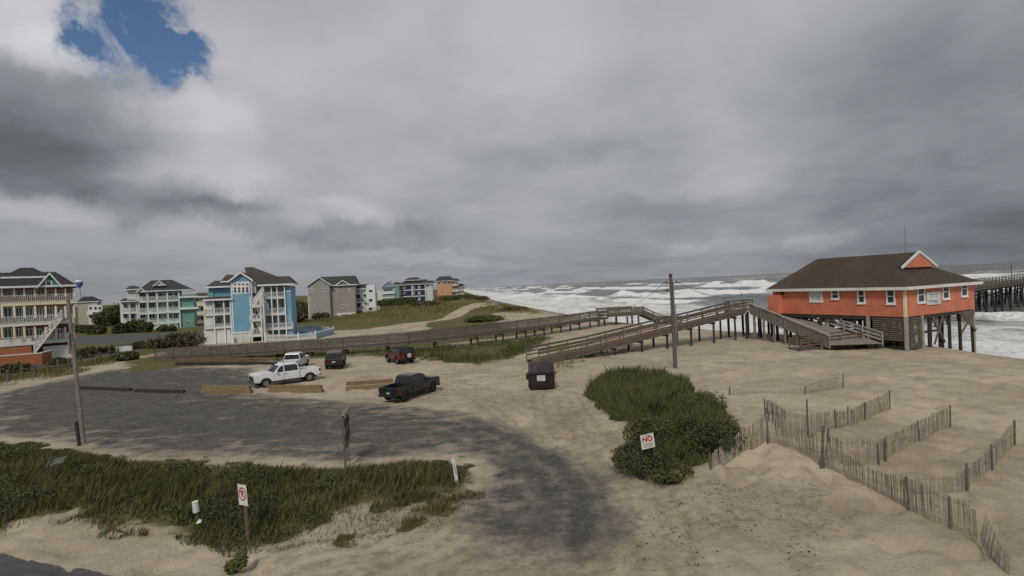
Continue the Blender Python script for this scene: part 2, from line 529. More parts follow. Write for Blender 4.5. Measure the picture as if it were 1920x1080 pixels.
for off in (-2.6, -1.5, -.2, .9, 2.3):
    d = line_dist(X, Y, ROADTRK) 
    sgn = np.sign(X - np.interp(Y, [p[1] for p in ROADTRK[::-1]], [p[0] for p in ROADTRK[::-1]]))
    rut = np.maximum(rut, np.clip(1 - np.abs(d * sgn - off) / .30, 0, 1) * (d < 4))
A['rut'] = rut
A['litter'] = np.zeros(X.shape)
for lp_ in LITTER:
    A['litter'] = np.maximum(A['litter'], np.clip(.5 + poly_sd(X, Y, lp_) / 2.0, 0, 1))
A['street'] = np.clip(.5 + sd_street / .5, 0, 1)
Z = Z - .035 * trk * (A['asph'] < .6)
GM = ground_material()
fc = lambda a: .25 * (a[:-1, :-1] + a[1:, :-1] + a[1:, 1:] + a[:-1, 1:])
f_lot = fc(sd_lot) > .3
f_road = (fc(sd_road) > .3) & ~f_lot
f_str = (fc(sd_street) > 0) & ~f_lot & ~f_road
f_bch = (fc(S_IN) < np.interp(fc(Y), [40, 90, 200], [14, 20, 34])) & ~f_lot & ~f_road & ~f_str
rest = ~(f_lot | f_road | f_str | f_bch)
grid_object('sand_ground', X, Y, Z, GM, A, rest)
grid_object('parking_lot', X, Y, Z, GM, A, f_lot)
grid_object('access_road', X, Y, Z, GM, A, f_road)
grid_object('street', X, Y, Z, GM, A, f_str)
grid_object('beach', X, Y, Z, GM, A, f_bch)

# ------------------------------------------------------------------ sea
def sea_material():
    g = NT('sea')
    p = g.pos()
    f = g.attr('foam')
    n = g.noise(g.scale(p, (1, .55, 1)), .22, 7, .68, .6)
    n2 = g.noise(p, 1.3, 6, .7, .4)
    n3 = g.noise(g.scale(p, (.05, .03, 1)), 1.0, 6, .68, .5)
    ff = g.math('ADD', f, g.math('MULTIPLY', g.math('SUBTRACT', n, .5), .75))
    ff = g.math('ADD', ff, g.math('MULTIPLY', g.math('SUBTRACT', n2, .5), .45))
    ff = g.math('ADD', ff, g.math('MULTIPLY', g.math('SUBTRACT', n3, .5), .6))
    k = g.ss(ff, .33, .76)
    water = g.mix(g.ss(n3, .35, .65), (.095, .104, .093), (.155, .160, .142))
    water = g.mix(g.math('MULTIPLY', g.attr('silt'), .8), water, (.20, .185, .155))
    foam = g.mix(g.ss(n2, .3, .7), (.66, .655, .635), (.90, .90, .885))
    col = g.mix(k, water, foam)
    hgt = g.math('ADD', g.noise(g.scale(p, (1, .5, 1)), .55, 6, .65), g.math('MULTIPLY', n2, .5))
    nb = g.bump(hgt, .9, .5)
    return g.set(**{'Base Color': col, 'Roughness': g.math('MULTIPLY_ADD', k, .55, .30), 'Normal': nb, 'IOR': 1.33, 'Specular IOR Level': .4})

SY = axis(-160, 30, 150, 16000, 1.0, 1.022)
SS = axis(-7, -6.5, 70, 17000, .75, 1.02)
S2, Y2 = np.meshgrid(SS, SY)
X2 = xshore(Y2) + S2
# let the swash reach up and down the beach in tongues
X2 = X2 + (fbm(Y2 * .07, Y2 * 0, 3, 3) - .5) * 5 * (1 - sstep(0, 25, S2))
crests = np.zeros(X2.shape); foam = np.zeros(X2.shape)
wob = (fbm(Y2 * .018, S2 * .01, 3, 5) - .5) * 46 + (fbm(Y2 * .06, S2 * .02, 2, 1) - .5) * 12
for k, (s0, amp, w) in enumerate([(13, .35, 4), (30, .8, 5), (52, 1.2, 6), (82, 1.5, 8), (118, 1.9, 9), (160, 2.2, 11), (210, 2.5, 13),
                                  (275, 2.6, 15), (350, 2.7, 19), (450, 2.8, 26), (600, 2.6, 36), (800, 2.4, 50)]):
    u = S2 + wob * min(1, s0 / 60) - s0
    along = fbm(Y2 * (.013 if s0 < 200 else .007) + 31 * k, S2 * 0 + k * 7.7, 3, k)
    a = sstep(.36, .62, along)
    prof = np.where(u < 0, np.exp(-(u / (w * .35)) ** 2), np.exp(-(u / w) ** 2))   # steep towards the land
    crests = np.maximum(crests, amp * a * prof)
    br = sstep(.42, .60, along) * (1 if s0 < 230 else .8 if s0 < 400 else .5)
    foam = np.maximum(foam, br * np.where(u > 0, np.exp(-(u / (w * .5)) ** 2), np.exp(-np.abs(u) / (w * 2.3))))
zone = .42 * (1 - sstep(22, 80, S2)) + .24 * (1 - sstep(70, 330, S2))
foam = np.maximum(foam, zone)
foam = np.maximum(foam, 0.08 + .10 * (1 - sstep(200, 1400, S2)))
# the three big breakers further out
for bpx, dist, hh, wd in ((1172, 330, 3.4, 9), (1345, 500, 5.0, 12), (1412, 480, 4.6, 20), (1075, 300, 2.6, 18), (960, 420, 2.2, 30), (1215, 300, 2.0, 14), (1880, 200, 2.0, 14)):
    q = AT(bpx, 530, dist)
    e = np.exp(-((X2 - q.x) / wd) ** 2 - ((Y2 - q.y) / (wd * .8)) ** 2)
    jag = .55 + .9 * fbm(X2 * .16, Y2 * .16, 3, 2)
    crests = np.maximum(crests, hh * e * jag)
    foam = np.maximum(foam, np.clip(1.5 * e, 0, 1) * (.55 + .6 * fbm(X2 * .1, Y2 * .1, 3, 6)))
Z2 = SEA_Z + crests * sstep(4, 24, S2) + (fbm(X2 * .12, Y2 * .12, 4, 4) - .5) * 1.1 * sstep(3, 30, S2) * (1 - .6 * sstep(300, 2500, S2))
Z2 = Z2 + (fbm(X2 * .02, Y2 * .02, 3, 7) - .5) * 1.6 * sstep(100, 300, S2)
thin = 1 - sstep(-6, 10, S2)
Z2 = np.where(S2 < 10, np.maximum(Z2, 0 * Z2 + SEA_Z - .05) + .25 * thin * (fbm(X2 * .2, Y2 * .2, 2, 2)), Z2)
silt = 1 - sstep(0, 60, S2)
grid_object('sea', X2, Y2, Z2, sea_material(), {'foam': foam, 'silt': silt})

# ------------------------------------------------------------------ object helpers
class MB:
    def __init__(self):
        self.v = []; self.f = []
    def add(self, vs, fs):
        o = len(self.v)
        self.v += [tuple(v) for v in vs]
        self.f += [tuple(i + o for i in f) for f in fs]
        return self
    def box(self, x0, x1, y0, y1, z0, z1):
        x0, x1 = min(x0, x1), max(x0, x1); y0, y1 = min(y0, y1), max(y0, y1); z0, z1 = min(z0, z1), max(z0, z1)
        return self.add([(x0, y0, z0), (x1, y0, z0), (x1, y1, z0), (x0, y1, z0), (x0, y0, z1), (x1, y0, z1), (x1, y1, z1), (x0, y1, z1)],
                        [(0, 3, 2, 1), (4, 5, 6, 7), (0, 1, 5, 4), (1, 2, 6, 5), (2, 3, 7, 6), (3, 0, 4, 7)])
    def beam(self, p0, p1, w, h, up=(0, 0, 1)):
        p0 = Vector(p0); p1 = Vector(p1)
        d = (p1 - p0).normalized(); u = Vector(up)
        s = d.cross(u)
        if s.length < 1e-4:
            s = d.cross(Vector((0, 1, 0)))
        s.normalize(); t = s.cross(d).normalized()
        s = s * w / 2; t = t * h / 2
        c = [p0 - s - t, p0 + s - t, p0 + s + t, p0 - s + t, p1 - s - t, p1 + s - t, p1 + s + t, p1 - s + t]
        return self.add(c, [(0, 1, 2, 3), (7, 6, 5, 4), (0, 4, 5, 1), (1, 5, 6, 2), (2, 6, 7, 3), (3, 7, 4, 0)])
    def cyl(self, p0, p1, r0, r1=None, n=10, caps=True):
        r1 = r0 if r1 is None else r1
        p0 = Vector(p0); p1 = Vector(p1)
        d = (p1 - p0).normalized()
        a = d.orthogonal().normalized(); b = d.cross(a)
        vs = []
        for p, r in ((p0, r0), (p1, r1)):
            for i in range(n):
                t = 2 * math.pi * i / n
                vs.append(p + (a * math.cos(t) + b * math.sin(t)) * r)
        fs = [(i, (i + 1) % n, n + (i + 1) % n, n + i) for i in range(n)]
        if caps:
            fs += [tuple(range(n - 1, -1, -1)), tuple(range(n, 2 * n))]
        return self.add(vs, fs)
    def prism(self, pts, y0, y1):
        """outline in x-z pushed along y"""
        n = len(pts)
        vs = [(p[0], y0, p[1]) for p in pts] + [(p[0], y1, p[1]) for p in pts]
        return self.add(vs, [tuple(range(n)), tuple(range(2 * n - 1, n - 1, -1))] + [(i, i + n, (i + 1) % n + n, (i + 1) % n) for i in range(n)])
    def build(self, name, mat, parent=None, label=None, smooth=False, bevel=0):
        me = bpy.data.meshes.new(name)
        me.from_pydata(self.v, [], self.f)
        bm = bmesh.new(); bm.from_mesh(me)
        bmesh.ops.recalc_face_normals(bm, faces=bm.faces)
        bm.to_mesh(me); bm.free()
        if smooth:
            me.polygons.foreach_set('use_smooth', [True] * len(me.polygons))
        me.materials.append(mat)
        o = bpy.data.objects.new(name, me)
        COL.objects.link(o)
        if parent is not None:
            o.parent = parent
        if label:
            o['label'] = label
        if bevel:
            b = o.modifiers.new('bevel', 'BEVEL'); b.width = bevel; b.segments = 2; b.limit_method = 'ANGLE'
        return o

def tag(o, label, cat, group=None, kind=None):
    o['label'] = label; o['category'] = cat
    if group: o['group'] = group
    if kind: o['kind'] = kind
    return o

def thing(name, label, cat, loc=(0, 0, 0), rz=0.0, group=None):
    o = bpy.data.objects.new(name, None)
    o.empty_display_size = .3
    COL.objects.link(o)
    o.location = loc; o.rotation_euler = (0, 0, rz)
    return tag(o, label, cat, group)

def share(src, parent, loc=(0, 0, 0), rot=(0, 0, 0), scale=(1, 1, 1)):
    """another copy of one piece, sharing its mesh"""
    o = src.copy(); COL.objects.link(o)
    o.parent = parent; o.location = loc; o.rotation_euler = rot; o.scale = scale
    return o

_mats = {}
def paint(name, col, rough=.75, var=.18, scale=1.2, siding=0.0, bump=0.0, metal=0.0, spec=.3, stretch=None, grime=0.0):
    if name in _mats:
        return _mats[name]
    g = NT(name)
    c = g.coord()
    v = g.scale(c, stretch) if stretch else c
    n = g.noise(v, scale, 5, .62)
    dk = tuple(x * (1 - var) for x in col); lt = tuple(min(1, x * (1 + var * .7)) for x in col)
    k = g.mix(g.ss(n, .3, .7), dk, lt)
    if grime:
        st = g.noise(g.scale(c, (2.2, 2.2, .25)), 1.0, 5, .65)
        k = g.mix(g.math('MULTIPLY', g.ss(st, .5, .75), grime), k, tuple(x * .55 for x in col))
    kw = {}
    if siding:
        w = g.new('ShaderNodeTexWave', wave_type='BANDS', bands_direction='Z', wave_profile='SAW')
        g.put(w.inputs['Vector'], c); w.inputs['Scale'].default_value = .05 * 2 * math.pi / siding
        kw['Normal'] = g.bump(w.outputs['Fac'], .6, .02)
        k = g.mix(g.math('MULTIPLY', g.ss(w.outputs['Fac'], .86, 1.0), .35), k, tuple(x * .5 for x in col))
    elif bump:
        kw['Normal'] = g.bump(g.noise(v, scale * 8, 4, .6), bump, .02)
    _mats[name] = g.set(**{'Base Color': k, 'Roughness': rough, 'Metallic': metal, 'Specular IOR Level': spec, **kw})
    return _mats[name]

def shingle(name, col):
    if name in _mats:
        return _mats[name]
    g = NT(name)
    c = g.coord()
    b = g.new('ShaderNodeTexBrick')
    g.put(b.inputs['Vector'], g.scale(c, (1, 1, 1)))
    n = g.noise(g.scale(c, (2.5, 2.5, 5)), 1.6, 5, .65)
    n2 = g.noise(c, .35, 4, .6)
    k = g.mix(g.ss(n, .3, .7), tuple(x * .75 for x in col), tuple(x * 1.25 for x in col))
    k = g.mix(g.math('MULTIPLY', g.ss(n2, .45, .7), .4), k, tuple(x * 1.45 for x in col))
    w = g.new('ShaderNodeTexWave', wave_type='BANDS', bands_direction='Z', wave_profile='SAW')
    g.put(w.inputs['Vector'], c); w.inputs['Scale'].default_value = 2.2
    w.inputs['Distortion'].default_value = .6; w.inputs['Detail Scale'].default_value = 3
    k = g.mix(g.math('MULTIPLY', g.ss(w.outputs['Fac'], .75, 1.0), .35), k, tuple(x * .6 for x in col))
    g.n.remove(b)
    _mats[name] = g.set(**{'Base Color': k, 'Roughness': .9, 'Specular IOR Level': .2,
                           'Normal': g.bump(g.math('ADD', w.outputs['Fac'], n), .4, .03)})
    return _mats[name]

def wood(name, col, var=.3):
    if name in _mats:
        return _mats[name]
    g = NT(name)
    p = g.pos()
    oi = g.new('ShaderNodeObjectInfo').outputs['Random']
    n = g.noise(g.scale(p, (1.3, 1.3, 3)), 2.2, 6, .68)
    gr = g.noise(g.scale(g.coord(), (1, 12, 12)), 3.0, 4, .6)
    k = g.mix(g.ss(n, .28, .72), tuple(x * (1 - var) for x in col), tuple(x * (1 + var) for x in col))
    k = g.mix(g.math('MULTIPLY', g.ss(gr, .5, .75), .4), k, tuple(x * .6 for x in col))
    k = g.mix(g.math('MULTIPLY', oi, .35), k, tuple(x * .62 for x in col))
    _mats[name] = g.set(**{'Base Color': k, 'Roughness': .88, 'Specular IOR Level': .2, 'Normal': g.bump(gr, .4, .01)})
    return _mats[name]

GLASS = paint('window_glass', (.050, .060, .070), .10, .3, .8, spec=.5)
CURTAIN = paint('curtained_glass', (.15, .16, .17), .25, .4, .8, spec=.5)
WHITE = paint('white_paint', (.76, .77, .76), .6, .08, .8, grime=.12)
OFFWHITE = paint('off_white_paint', (.67, .67, .63), .65, .1, .8, grime=.2)
CREAM = paint('cream_paint', (.70, .64, .45), .65, .1, .8, grime=.15)
W_GREY = wood('weathered_wood', (.150, .128, .105))
W_PALE = wood('pale_weathered_wood', (.24, .215, .185))
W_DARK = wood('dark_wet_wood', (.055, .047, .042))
W_BROWN = wood('brown_wood', (.165, .115, .075))

# ------------------------------------------------------------------ houses
class House:
    """local frame: x along the front, y away from the camera, z up; shapes are given by where the photograph shows them"""
    def __init__(self, name, label, px, dist, rot, cat='house', zbase=None, group='beach houses beyond the parking lot'):
        self.rot = R(rot)
        q = AT(px, 560, dist)
        z = H(q.x, q.y) if zbase is None else zbase
        self.o = Vector((q.x, q.y, z))
        self.root = thing(name, label, cat, self.o, self.rot, group)
        self.M = Matrix.Rotation(-self.rot, 3, 'Z')
    def at(self, px, py, y=0.0):
        """point where the sight line meets the upright plane at local depth y"""
        d = self.M @ pix_dir(px, py)
        c = self.M @ (Vector((0, 0, CAM_H)) - self.o)
        t = (y - c.y) / d.y
        return (c.x + d.x * t, c.z + d.z * t)
    def r(self, px0, px1, pt, pb, y=0.0):
        xc, z1 = self.at((px0 + px1) / 2, pt, y); _, z0 = self.at((px0 + px1) / 2, pb, y)
        x0, _ = self.at(px0, (pt + pb) / 2, y); x1, _ = self.at(px1, (pt + pb) / 2, y)
        return x0, x1, z0, z1
    def wall(self, px0, px1, pt, pb, y0, y1, mat, name='wall', ground=False):
        x0, x1, z0, z1 = self.r(px0, px1, pt, pb, y0)
        if ground: z0 = -.6
        return MB().box(x0, x1, y0, y1, z0, z1).build(name, mat, self.root)
    def hip(self, px0, px1, pe, pr, y0, y1, rx0, rx1, mat, ov=.5, end0=True, name='roof', trim=WHITE):
        x0, x1, ze, _ = self.r(px0, px1, pe, pe, y0)
        x0, x1 = min(x0, x1), max(x0, x1)
        ym = (y0 + y1) / 2
        _, zr = self.at((rx0 + rx1) / 2, pr, ym)
        a, _ = self.at(rx0, pr, ym); b, _ = self.at(rx1, pr, ym)
        y0 -= ov; y1 += ov
        t = .12
        m = MB()
        m.add([(x0, y0, ze), (x1, y0, ze), (x1, y1, ze), (x0, y1, ze), (x0, y0, ze + t), (x1, y0, ze + t), (x1, y1, ze + t), (x0, y1, ze + t), (a, ym, zr), (b, ym, zr)],
              [(3, 2, 1, 0), (0, 1, 5, 4), (1, 2, 6, 5), (2, 3, 7, 6), (3, 0, 4, 7), (4, 5, 9, 8), (5, 6, 9), (6, 7, 8, 9), (7, 4, 8)])
        rf = m.build(name, mat, self.root)
        f = .035
        fb = MB().box(x0 - f, x1 + f, y0 - f, y0 - .003, ze - .13, ze + t + .01).box(x1 + .003, x1 + f, y0, y1, ze - .13, ze + t + .01)
        fb.build('fascia', trim, rf)
        return rf
    def gable(self, px0, px1, pe, pa, y0, y1, mat, wmat, ov=.4, win=None, trim=WHITE, name='roof'):
        """ridge runs away from the camera, a triangle of wall faces it"""
        x0, x1, ze, _ = self.r(px0, px1, pe, pe, y0)
        xa, za = self.at((px0 + px1) / 2, pa, y0)
        t = .14
        ya, yb = y0 - ov, y1
        m = MB()
        for p, q in (((x0, ze), (xa, za)), ((xa, za), (x1, ze))):
            m.prism([p, q, (q[0], q[1] + t), (p[0], p[1] + t)], ya, yb)
        rf = m.build(name, mat, self.root)
        b = MB()
        for p, q in (((x0, ze), (xa, za)), ((xa, za), (x1, ze))):
            b.prism([(p[0], p[1] - .16), (q[0], q[1] - .16), (q[0], q[1] + t + .02), (p[0], p[1] + t + .02)], ya - .06, ya - .004)
        b.build('bargeboard', trim, rf)
        k = .93
        xm = (x0 + x1) / 2
        MB().prism([(xm + (x0 - xm) * k, ze - .02), (xm + (x1 - xm) * k, ze - .02), (xa, ze + (za - ze) * k)], y0 + .01, y0 + .25).build('gable_wall', wmat, self.root)
        return rf
    def win(self, px0, px1, pt, pb, y, cols=1, rows=1, frame=WHITE, glass=GLASS, fr=.09):
        x0, x1, z0, z1 = self.r(px0, px1, pt, pb, y)
        m = MB()
        m.box(x0, x0 + fr, y - .07, y - .004, z0, z1).box(x1 - fr, x1, y - .07, y - .004, z0, z1)
        m.box(x0 + fr, x1 - fr, y - .07, y - .004, z0, z0 + fr).box(x0 + fr, x1 - fr, y - .07, y - .004, z1 - fr, z1)
        for i in range(1, cols):
            xx = x0 + (x1 - x0) * i / cols
            m.box(xx - fr / 2, xx + fr / 2, y - .065, y - .006, z0 + fr, z1 - fr)
        for i in range(1, rows):
            zz = z0 + (z1 - z0) * i / rows
            m.box(x0 + fr, x1 - fr, y - .06, y - .008, zz - fr * .4, zz + fr * .4)
        w = m.build('window', frame, self.root)
        for i in range(cols):
            a = x0 + (x1 - x0) * i / cols + fr * .4; b = x0 + (x1 - x0) * (i + 1) / cols - fr * .4
            MB().box(a, b, y - .035, y - .012, z0 + fr * .8, z1 - fr * .8).build('pane', glass, w)
        return w
    def deck(self, px0, px1, pfloor, prail, y0, y1, mat=WHITE, sides=(1, 1), thick=.32, step=.2, bal=.06, band=None):
        x0, x1, zf, zr = self.r(px0, px1, prail, pfloor, y0)
        MB().box(x0, x1, y0, y1, zf - thick, zf).build('balcony_deck', band or mat, self.root)
        m = MB()
        def run(a, b):
            L_ = (Vector(b) - Vector(a)).length
            m.beam((a[0], a[1], zr), (b[0], b[1], zr), .10, .07)
            m.beam((a[0], a[1], zf + .12), (b[0], b[1], zf + .12), .07, .08)
            n = max(2, int(L_ / step))
            for i in range(n + 1):
                t = i / n
                x = a[0] + (b[0] - a[0]) * t; y = a[1] + (b[1] - a[1]) * t
                m.beam((x, y, zf + .005), (x, y, zr - .036), bal, .04, (0, 1, 0))
        run((x0, y0 + .06), (x1, y0 + .06))
        if sides[0]: run((x0 + .06, y0 + .1), (x0 + .06, y1))
        if sides[1]: run((x1 - .06, y0 + .1), (x1 - .06, y1))
        m.build('railing', mat, self.root)
    def post(self, px, pt, pb, y, w=.22, mat=WHITE, ground=False):
        x, z1 = self.at(px, pt, y); _, z0 = self.at(px, pb, y)
        if ground: z0 = -.5
        MB().box(x - w / 2, x + w / 2, y - w / 2, y + w / 2, z0, z1).build('post', mat, self.root)
    def stairs(self, pa, pb, y, w=1.2, mat=WHITE, rail=1.0):
        x0, z0 = self.at(pa[0], pa[1], y); x1, z1 = self.at(pb[0], pb[1], y)
        m = MB()
        for yy in (y, y + w):
            m.beam((x0, yy, z0 - .1), (x1, yy, z1 - .1), .07, .30)
            m.beam((x0, yy, z0 + rail), (x1, yy, z1 + rail), .08, .09)
            m.beam((x0, yy, z0 + rail * .55), (x1, yy, z1 + rail * .55), .06, .12)
            n = max(2, int(abs(x1 - x0) / .45))
            for i in range(n + 1):
                t = i / n
                xx = x0 + (x1 - x0) * t; zz = z0 + (z1 - z0) * t
                m.beam((xx, yy, zz), (xx, yy, zz + rail), .07, .05, (0, 1, 0))
        n = max(3, int(abs(z1 - z0) / .19))
        for i in range(n):
            t = (i + .5) / n
            xx = x0 + (x1 - x0) * t; zz = z0 + (z1 - z0) * t
            m.box(xx - .15, xx + .15, y + .04, y + w - .04, zz - .03, zz + .02)
        return m.build('stairs', mat, self.root)

RF_DARK = shingle('charcoal_shingles', (.040, .040, .040))
RF_BROWN = shingle('brown_shingles', (.070, .060, .052))
RF_GREEN = shingle('grey_green_shingles', (.050, .060, .056))

# 1 the house at the left edge: coral walls behind white balconies
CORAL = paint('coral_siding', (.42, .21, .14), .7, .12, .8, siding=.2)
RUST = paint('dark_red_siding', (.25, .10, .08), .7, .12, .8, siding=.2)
TEAL = paint('teal_siding', (.05, .27, .34), .7, .12, .8, siding=.2)
h = House('beach_house', 'coral house with cream balconies and a teal gable at the left edge', 70, 76, 39)
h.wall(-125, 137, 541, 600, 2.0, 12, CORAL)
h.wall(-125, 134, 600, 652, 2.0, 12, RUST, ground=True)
h.wall(81, 134, 648, 680, .25, 1.9, OFFWHITE, 'skirt_wall')
h.wall(-125, 60, 640, 684, .9, 1.9, OFFWHITE, 'skirt_wall', True)
h.hip(-128, 143, 539, 511, 0, 13, -70, 104, RF_DARK, .6)
h.hip(2, 96, 520, 502, 3.2, 10.5, 38, 62, RF_DARK, .3)
h.gable(69, 117, 539, 513, -.5, 5, RF_DARK, TEAL, .35)
h.win(85, 98, 526, 538, -.49, 1, 1, fr=.16)
for fl, rl, bnd in ((569, 555, CREAM), (609, 595, OFFWHITE), (646, 634, OFFWHITE)):
    h.deck(-125, 139, fl, rl, 0, 2.0, OFFWHITE, (0, 1), .42 if fl < 600 else .34, band=bnd)
for px in (-92, -62, -34, 3, 26, 45, 65, 85, 104, 122, 138):
    h.post(px, 541, 556, .12); h.post(px, 574, 596, .12); h.post(px, 613, 635, .12, mat=CREAM)
for px in (84, 94, 132):
    h.post(px, 668, 690, .5, .3, ground=True)
for a, b in ((-85, -68), (-56, -40), (-26, -4), (7, 23), (29, 42), (48, 62), (68, 80), (87, 99), (107, 119)):
    h.win(a + 2, b - 2, 544, 557, 2.0, 1 if b - a < 14 else 2)
    h.win(a, b, 576, 604, 2.0, 2, glass=GLASS if a % 2 else CURTAIN)
    h.win(a, b, 616, 640, 2.0, 2)
h.stairs((64, 660), (116, 594), -1.4, 1.3, OFFWHITE)
# orange walled pool deck in front of it
dk = thing('pool_deck', 'low orange boarded deck with white edge in front of the coral house', 'deck', tuple(PG(0, 690)), R(26))
ORG = paint('orange_boards', (.34, .12, .055), .7, .15, 1.0, siding=.22)
MB().box(-9, 4.3, 0, .12, -.3, 1.5).box(4.18, 4.3, .12, 4, -.3, 1.5).build('side_board', ORG, dk)
MB().box(-9, 4.36, -.05, .17, 1.5, 1.62).box(4.13, 4.36, .17, 4, 1.5, 1.62).build('top_rail', OFFWHITE, dk)
MB().box(-9, 4.13, .17, 4, .9, 1.0).build('deck_floor', W_PALE, dk)
MB().box(-9, 2.0, 4.2, 4.4, -.3, 2.3).build('back_board', ORG, dk)

# 2 small pale house far behind on the left
BEIGE = paint('beige_siding', (.42, .40, .33), .75, .12, .6, siding=.2)
h = House('beach_house', 'small beige house with a dark hip roof, right of the water tower', 168, 215, 30)
h.wall(146, 183, 565, 600, 0, 10, BEIGE, ground=True)
h.hip(144, 186, 566, 556, 0, 10, 156, 174, RF_DARK, .5)
h.wall(166, 192, 572, 606, -2, -.02, WHITE, ground=True)
h.deck(163, 194, 588, 582, -3.4, -2.02, WHITE, step=.3)
for a in (167, 176, 184):
    h.win(a, a + 6, 575, 581, -2, 1); h.win(a, a + 6, 590, 597, -2, 1)

# 3 pale house with teal end
SEAF = paint('pale_green_siding', (.44, .60, .54), .7, .1, .6, siding=.2)
TEAL2 = paint('sea_green_siding', (.17, .33, .29), .7, .1, .6, siding=.2)
h = House('beach_house', 'white and sea-green house with long balconies and a grey-green roof', 295, 152, 27)
h.wall(258, 336, 546, 628, 1.8, 13, SEAF, ground=True)
h.wall(336, 364, 552, 628, .6, 13, TEAL2, ground=True)
h.wall(238, 257, 543, 563, 1.2, 9, OFFWHITE)
h.wall(226, 257, 563, 628, 1.8, 10, OFFWHITE, ground=True)
h.hip(256, 359, 545, 525, 0, 13, 284, 322, RF_GREEN, .5)
h.hip(234, 262, 543, 536, .6, 8, 243, 254, RF_GREEN, .4)
h.hip(223, 258, 565, 559, -.3, 9, 232, 250, RF_GREEN, .4)
h.gable(287, 311, 536, 527, 1, 6, RF_GREEN, OFFWHITE, .3)
h.gable(255, 275, 548, 540, -.6, 4, RF_GREEN, OFFWHITE, .3)
for fl, rl in ((564, 556), (586, 577), (606, 600)):
    h.deck(258, 336, fl, rl, 0, 1.8, WHITE, (0, 1), step=.25)
h.deck(226, 257, 586, 578, .3, 1.8, WHITE, (1, 0), step=.25)
h.wall(262, 334, 608, 628, .4, 1.7, OFFWHITE, 'skirt_wall', True)
for px in (259, 276, 294, 313, 335):
    h.post(px, 547, 628, .15, .3, ground=True)
for px in (228, 242, 256):
    h.post(px, 566, 628, .35, .25, ground=True)
for a, b in ((262, 273), (279, 291), (297, 304), (306, 311), (316, 323), (326, 333)):
    h.win(a, b, 549, 556, 1.8, 2); h.win(a, b, 567, 578, 1.8, 2); h.win(a, b, 587, 597, 1.8, 2)
for a in (231, 245):
    h.win(a, a + 8, 569, 578, 1.8, 2); h.win(a, a + 8, 588, 597, 1.8, 1)
h.win(349, 354, 601, 608, .6, 1)
h.wall(336, 372, 576, 580, -.4, .55, WHITE, 'trim_band'); h.wall(336, 372, 555, 558, -.4, .55, WHITE, 'trim_band')
h.deck(326, 372, 622, 614, -2.2, -.5, WHITE, step=.3)

# 4 cream house glimpsed between the sea-green and the blue one
h = House('beach_house', 'cream house with stacked balconies, half hidden behind the blue house', 375, 175, 24)
h.wall(362, 394, 558, 640, 1, 10, OFFWHITE, ground=True)
h.hip(360, 396, 556, 549, 0, 10, 370, 386, RF_BROWN, .4)
for fl, rl in ((572, 565), (590, 583), (606, 600)):
    h.deck(361, 390, fl, rl, -.6, 1, CREAM, step=.3)
for a in (366, 376):
    h.win(a, a + 7, 559, 566, 1, 1); h.win(a, a + 7, 575, 584, 1, 1); h.win(a, a + 7, 593, 600, 1, 1)

# 5 the blue house
BLUE = paint('sky_blue_siding', (.175, .37, .51), .7, .1, .7, siding=.18)
BLUE2 = paint('slate_blue_siding', (.21, .33, .44), .7, .1, .7, siding=.18)
AQUA = paint('aqua_siding', (.18, .38, .37), .7, .1, .7, siding=.18)
GREYW = paint('pale_grey_panel', (.56, .58, .58), .7, .1, .7)
h = House('beach_house', 'tall sky-blue house with a gabled tower, brown roof and outside stairs', 462, 93, 17)
h.wall(433, 471, 527, 624, 0, 9, BLUE, 'tower_wall')
h.wall(433, 471, 624, 652, .05, 9, GREYW, 'skirt_wall', True)
h.gable(428, 476, 528, 511, 0, 11, RF_BROWN, BLUE, .5)
h.wall(436, 468, 528.5, 551, -.04, -.005, WHITE, 'window_surround')
for i in range(4):
    a = 438.2 + i * 7.5
    h.win(a, a + 5.4, 531, 535, -.04, 1, fr=.05); h.win(a, a + 5.4, 538, 549, -.04, 1, 2, fr=.05)
for px in (433.6, 470.6):
    h.post(px, 528, 624, -.03, .16)
h.wall(433, 471, 622, 624.5, -.06, -.01, WHITE, 'trim_band')
for px in (452, 467):
    h.post(px, 625, 646, -.02, .15)
# left wing
h.wall(391, 432.5, 538, 560, 1.6, 9, BLUE); h.wall(390, 400, 545, 558, 1.4, 1.58, AQUA)
h.wall(383, 432.5, 560, 618, 2.0, 9, BLUE2)
h.wall(383, 432.5, 618, 652, .3, 9, OFFWHITE, 'skirt_wall', True)
h.wall(382, 399, 566, 618, .4, 1.9, OFFWHITE)
h.hip(386, 436, 538, 526, 1.0, 10, 402, 428, RF_BROWN, .3)
h.hip(414, 440, 528, 515, 3.0, 9, 424, 436, RF_BROWN, .2)
h.hip(380, 436, 562, 556, -.1, 3.4, 388, 432, RF_BROWN, .3)
for fl, rl in ((588, 578), (613, 608)):
    h.deck(383, 432.5, fl, rl, 0, 1.9, OFFWHITE, (1, 0), step=.22)
for px in (400, 419, 431.5):
    h.post(px, 563, 642, .14, .2, ground=True)
h.win(404, 416, 568, 586, 2.0, 1, glass=CURTAIN); h.win(422, 431, 568, 586, 2.0, 1, glass=CURTAIN)
h.win(406, 417, 594, 607, 2.0, 1, glass=CURTAIN); h.win(423, 431, 594, 607, 2.0, 1, glass=CURTAIN)
h.win(381.5, 385.5, 585, 594, .4, 1)
h.post(436, 630, 642, -.5, .45, OFFWHITE, True)
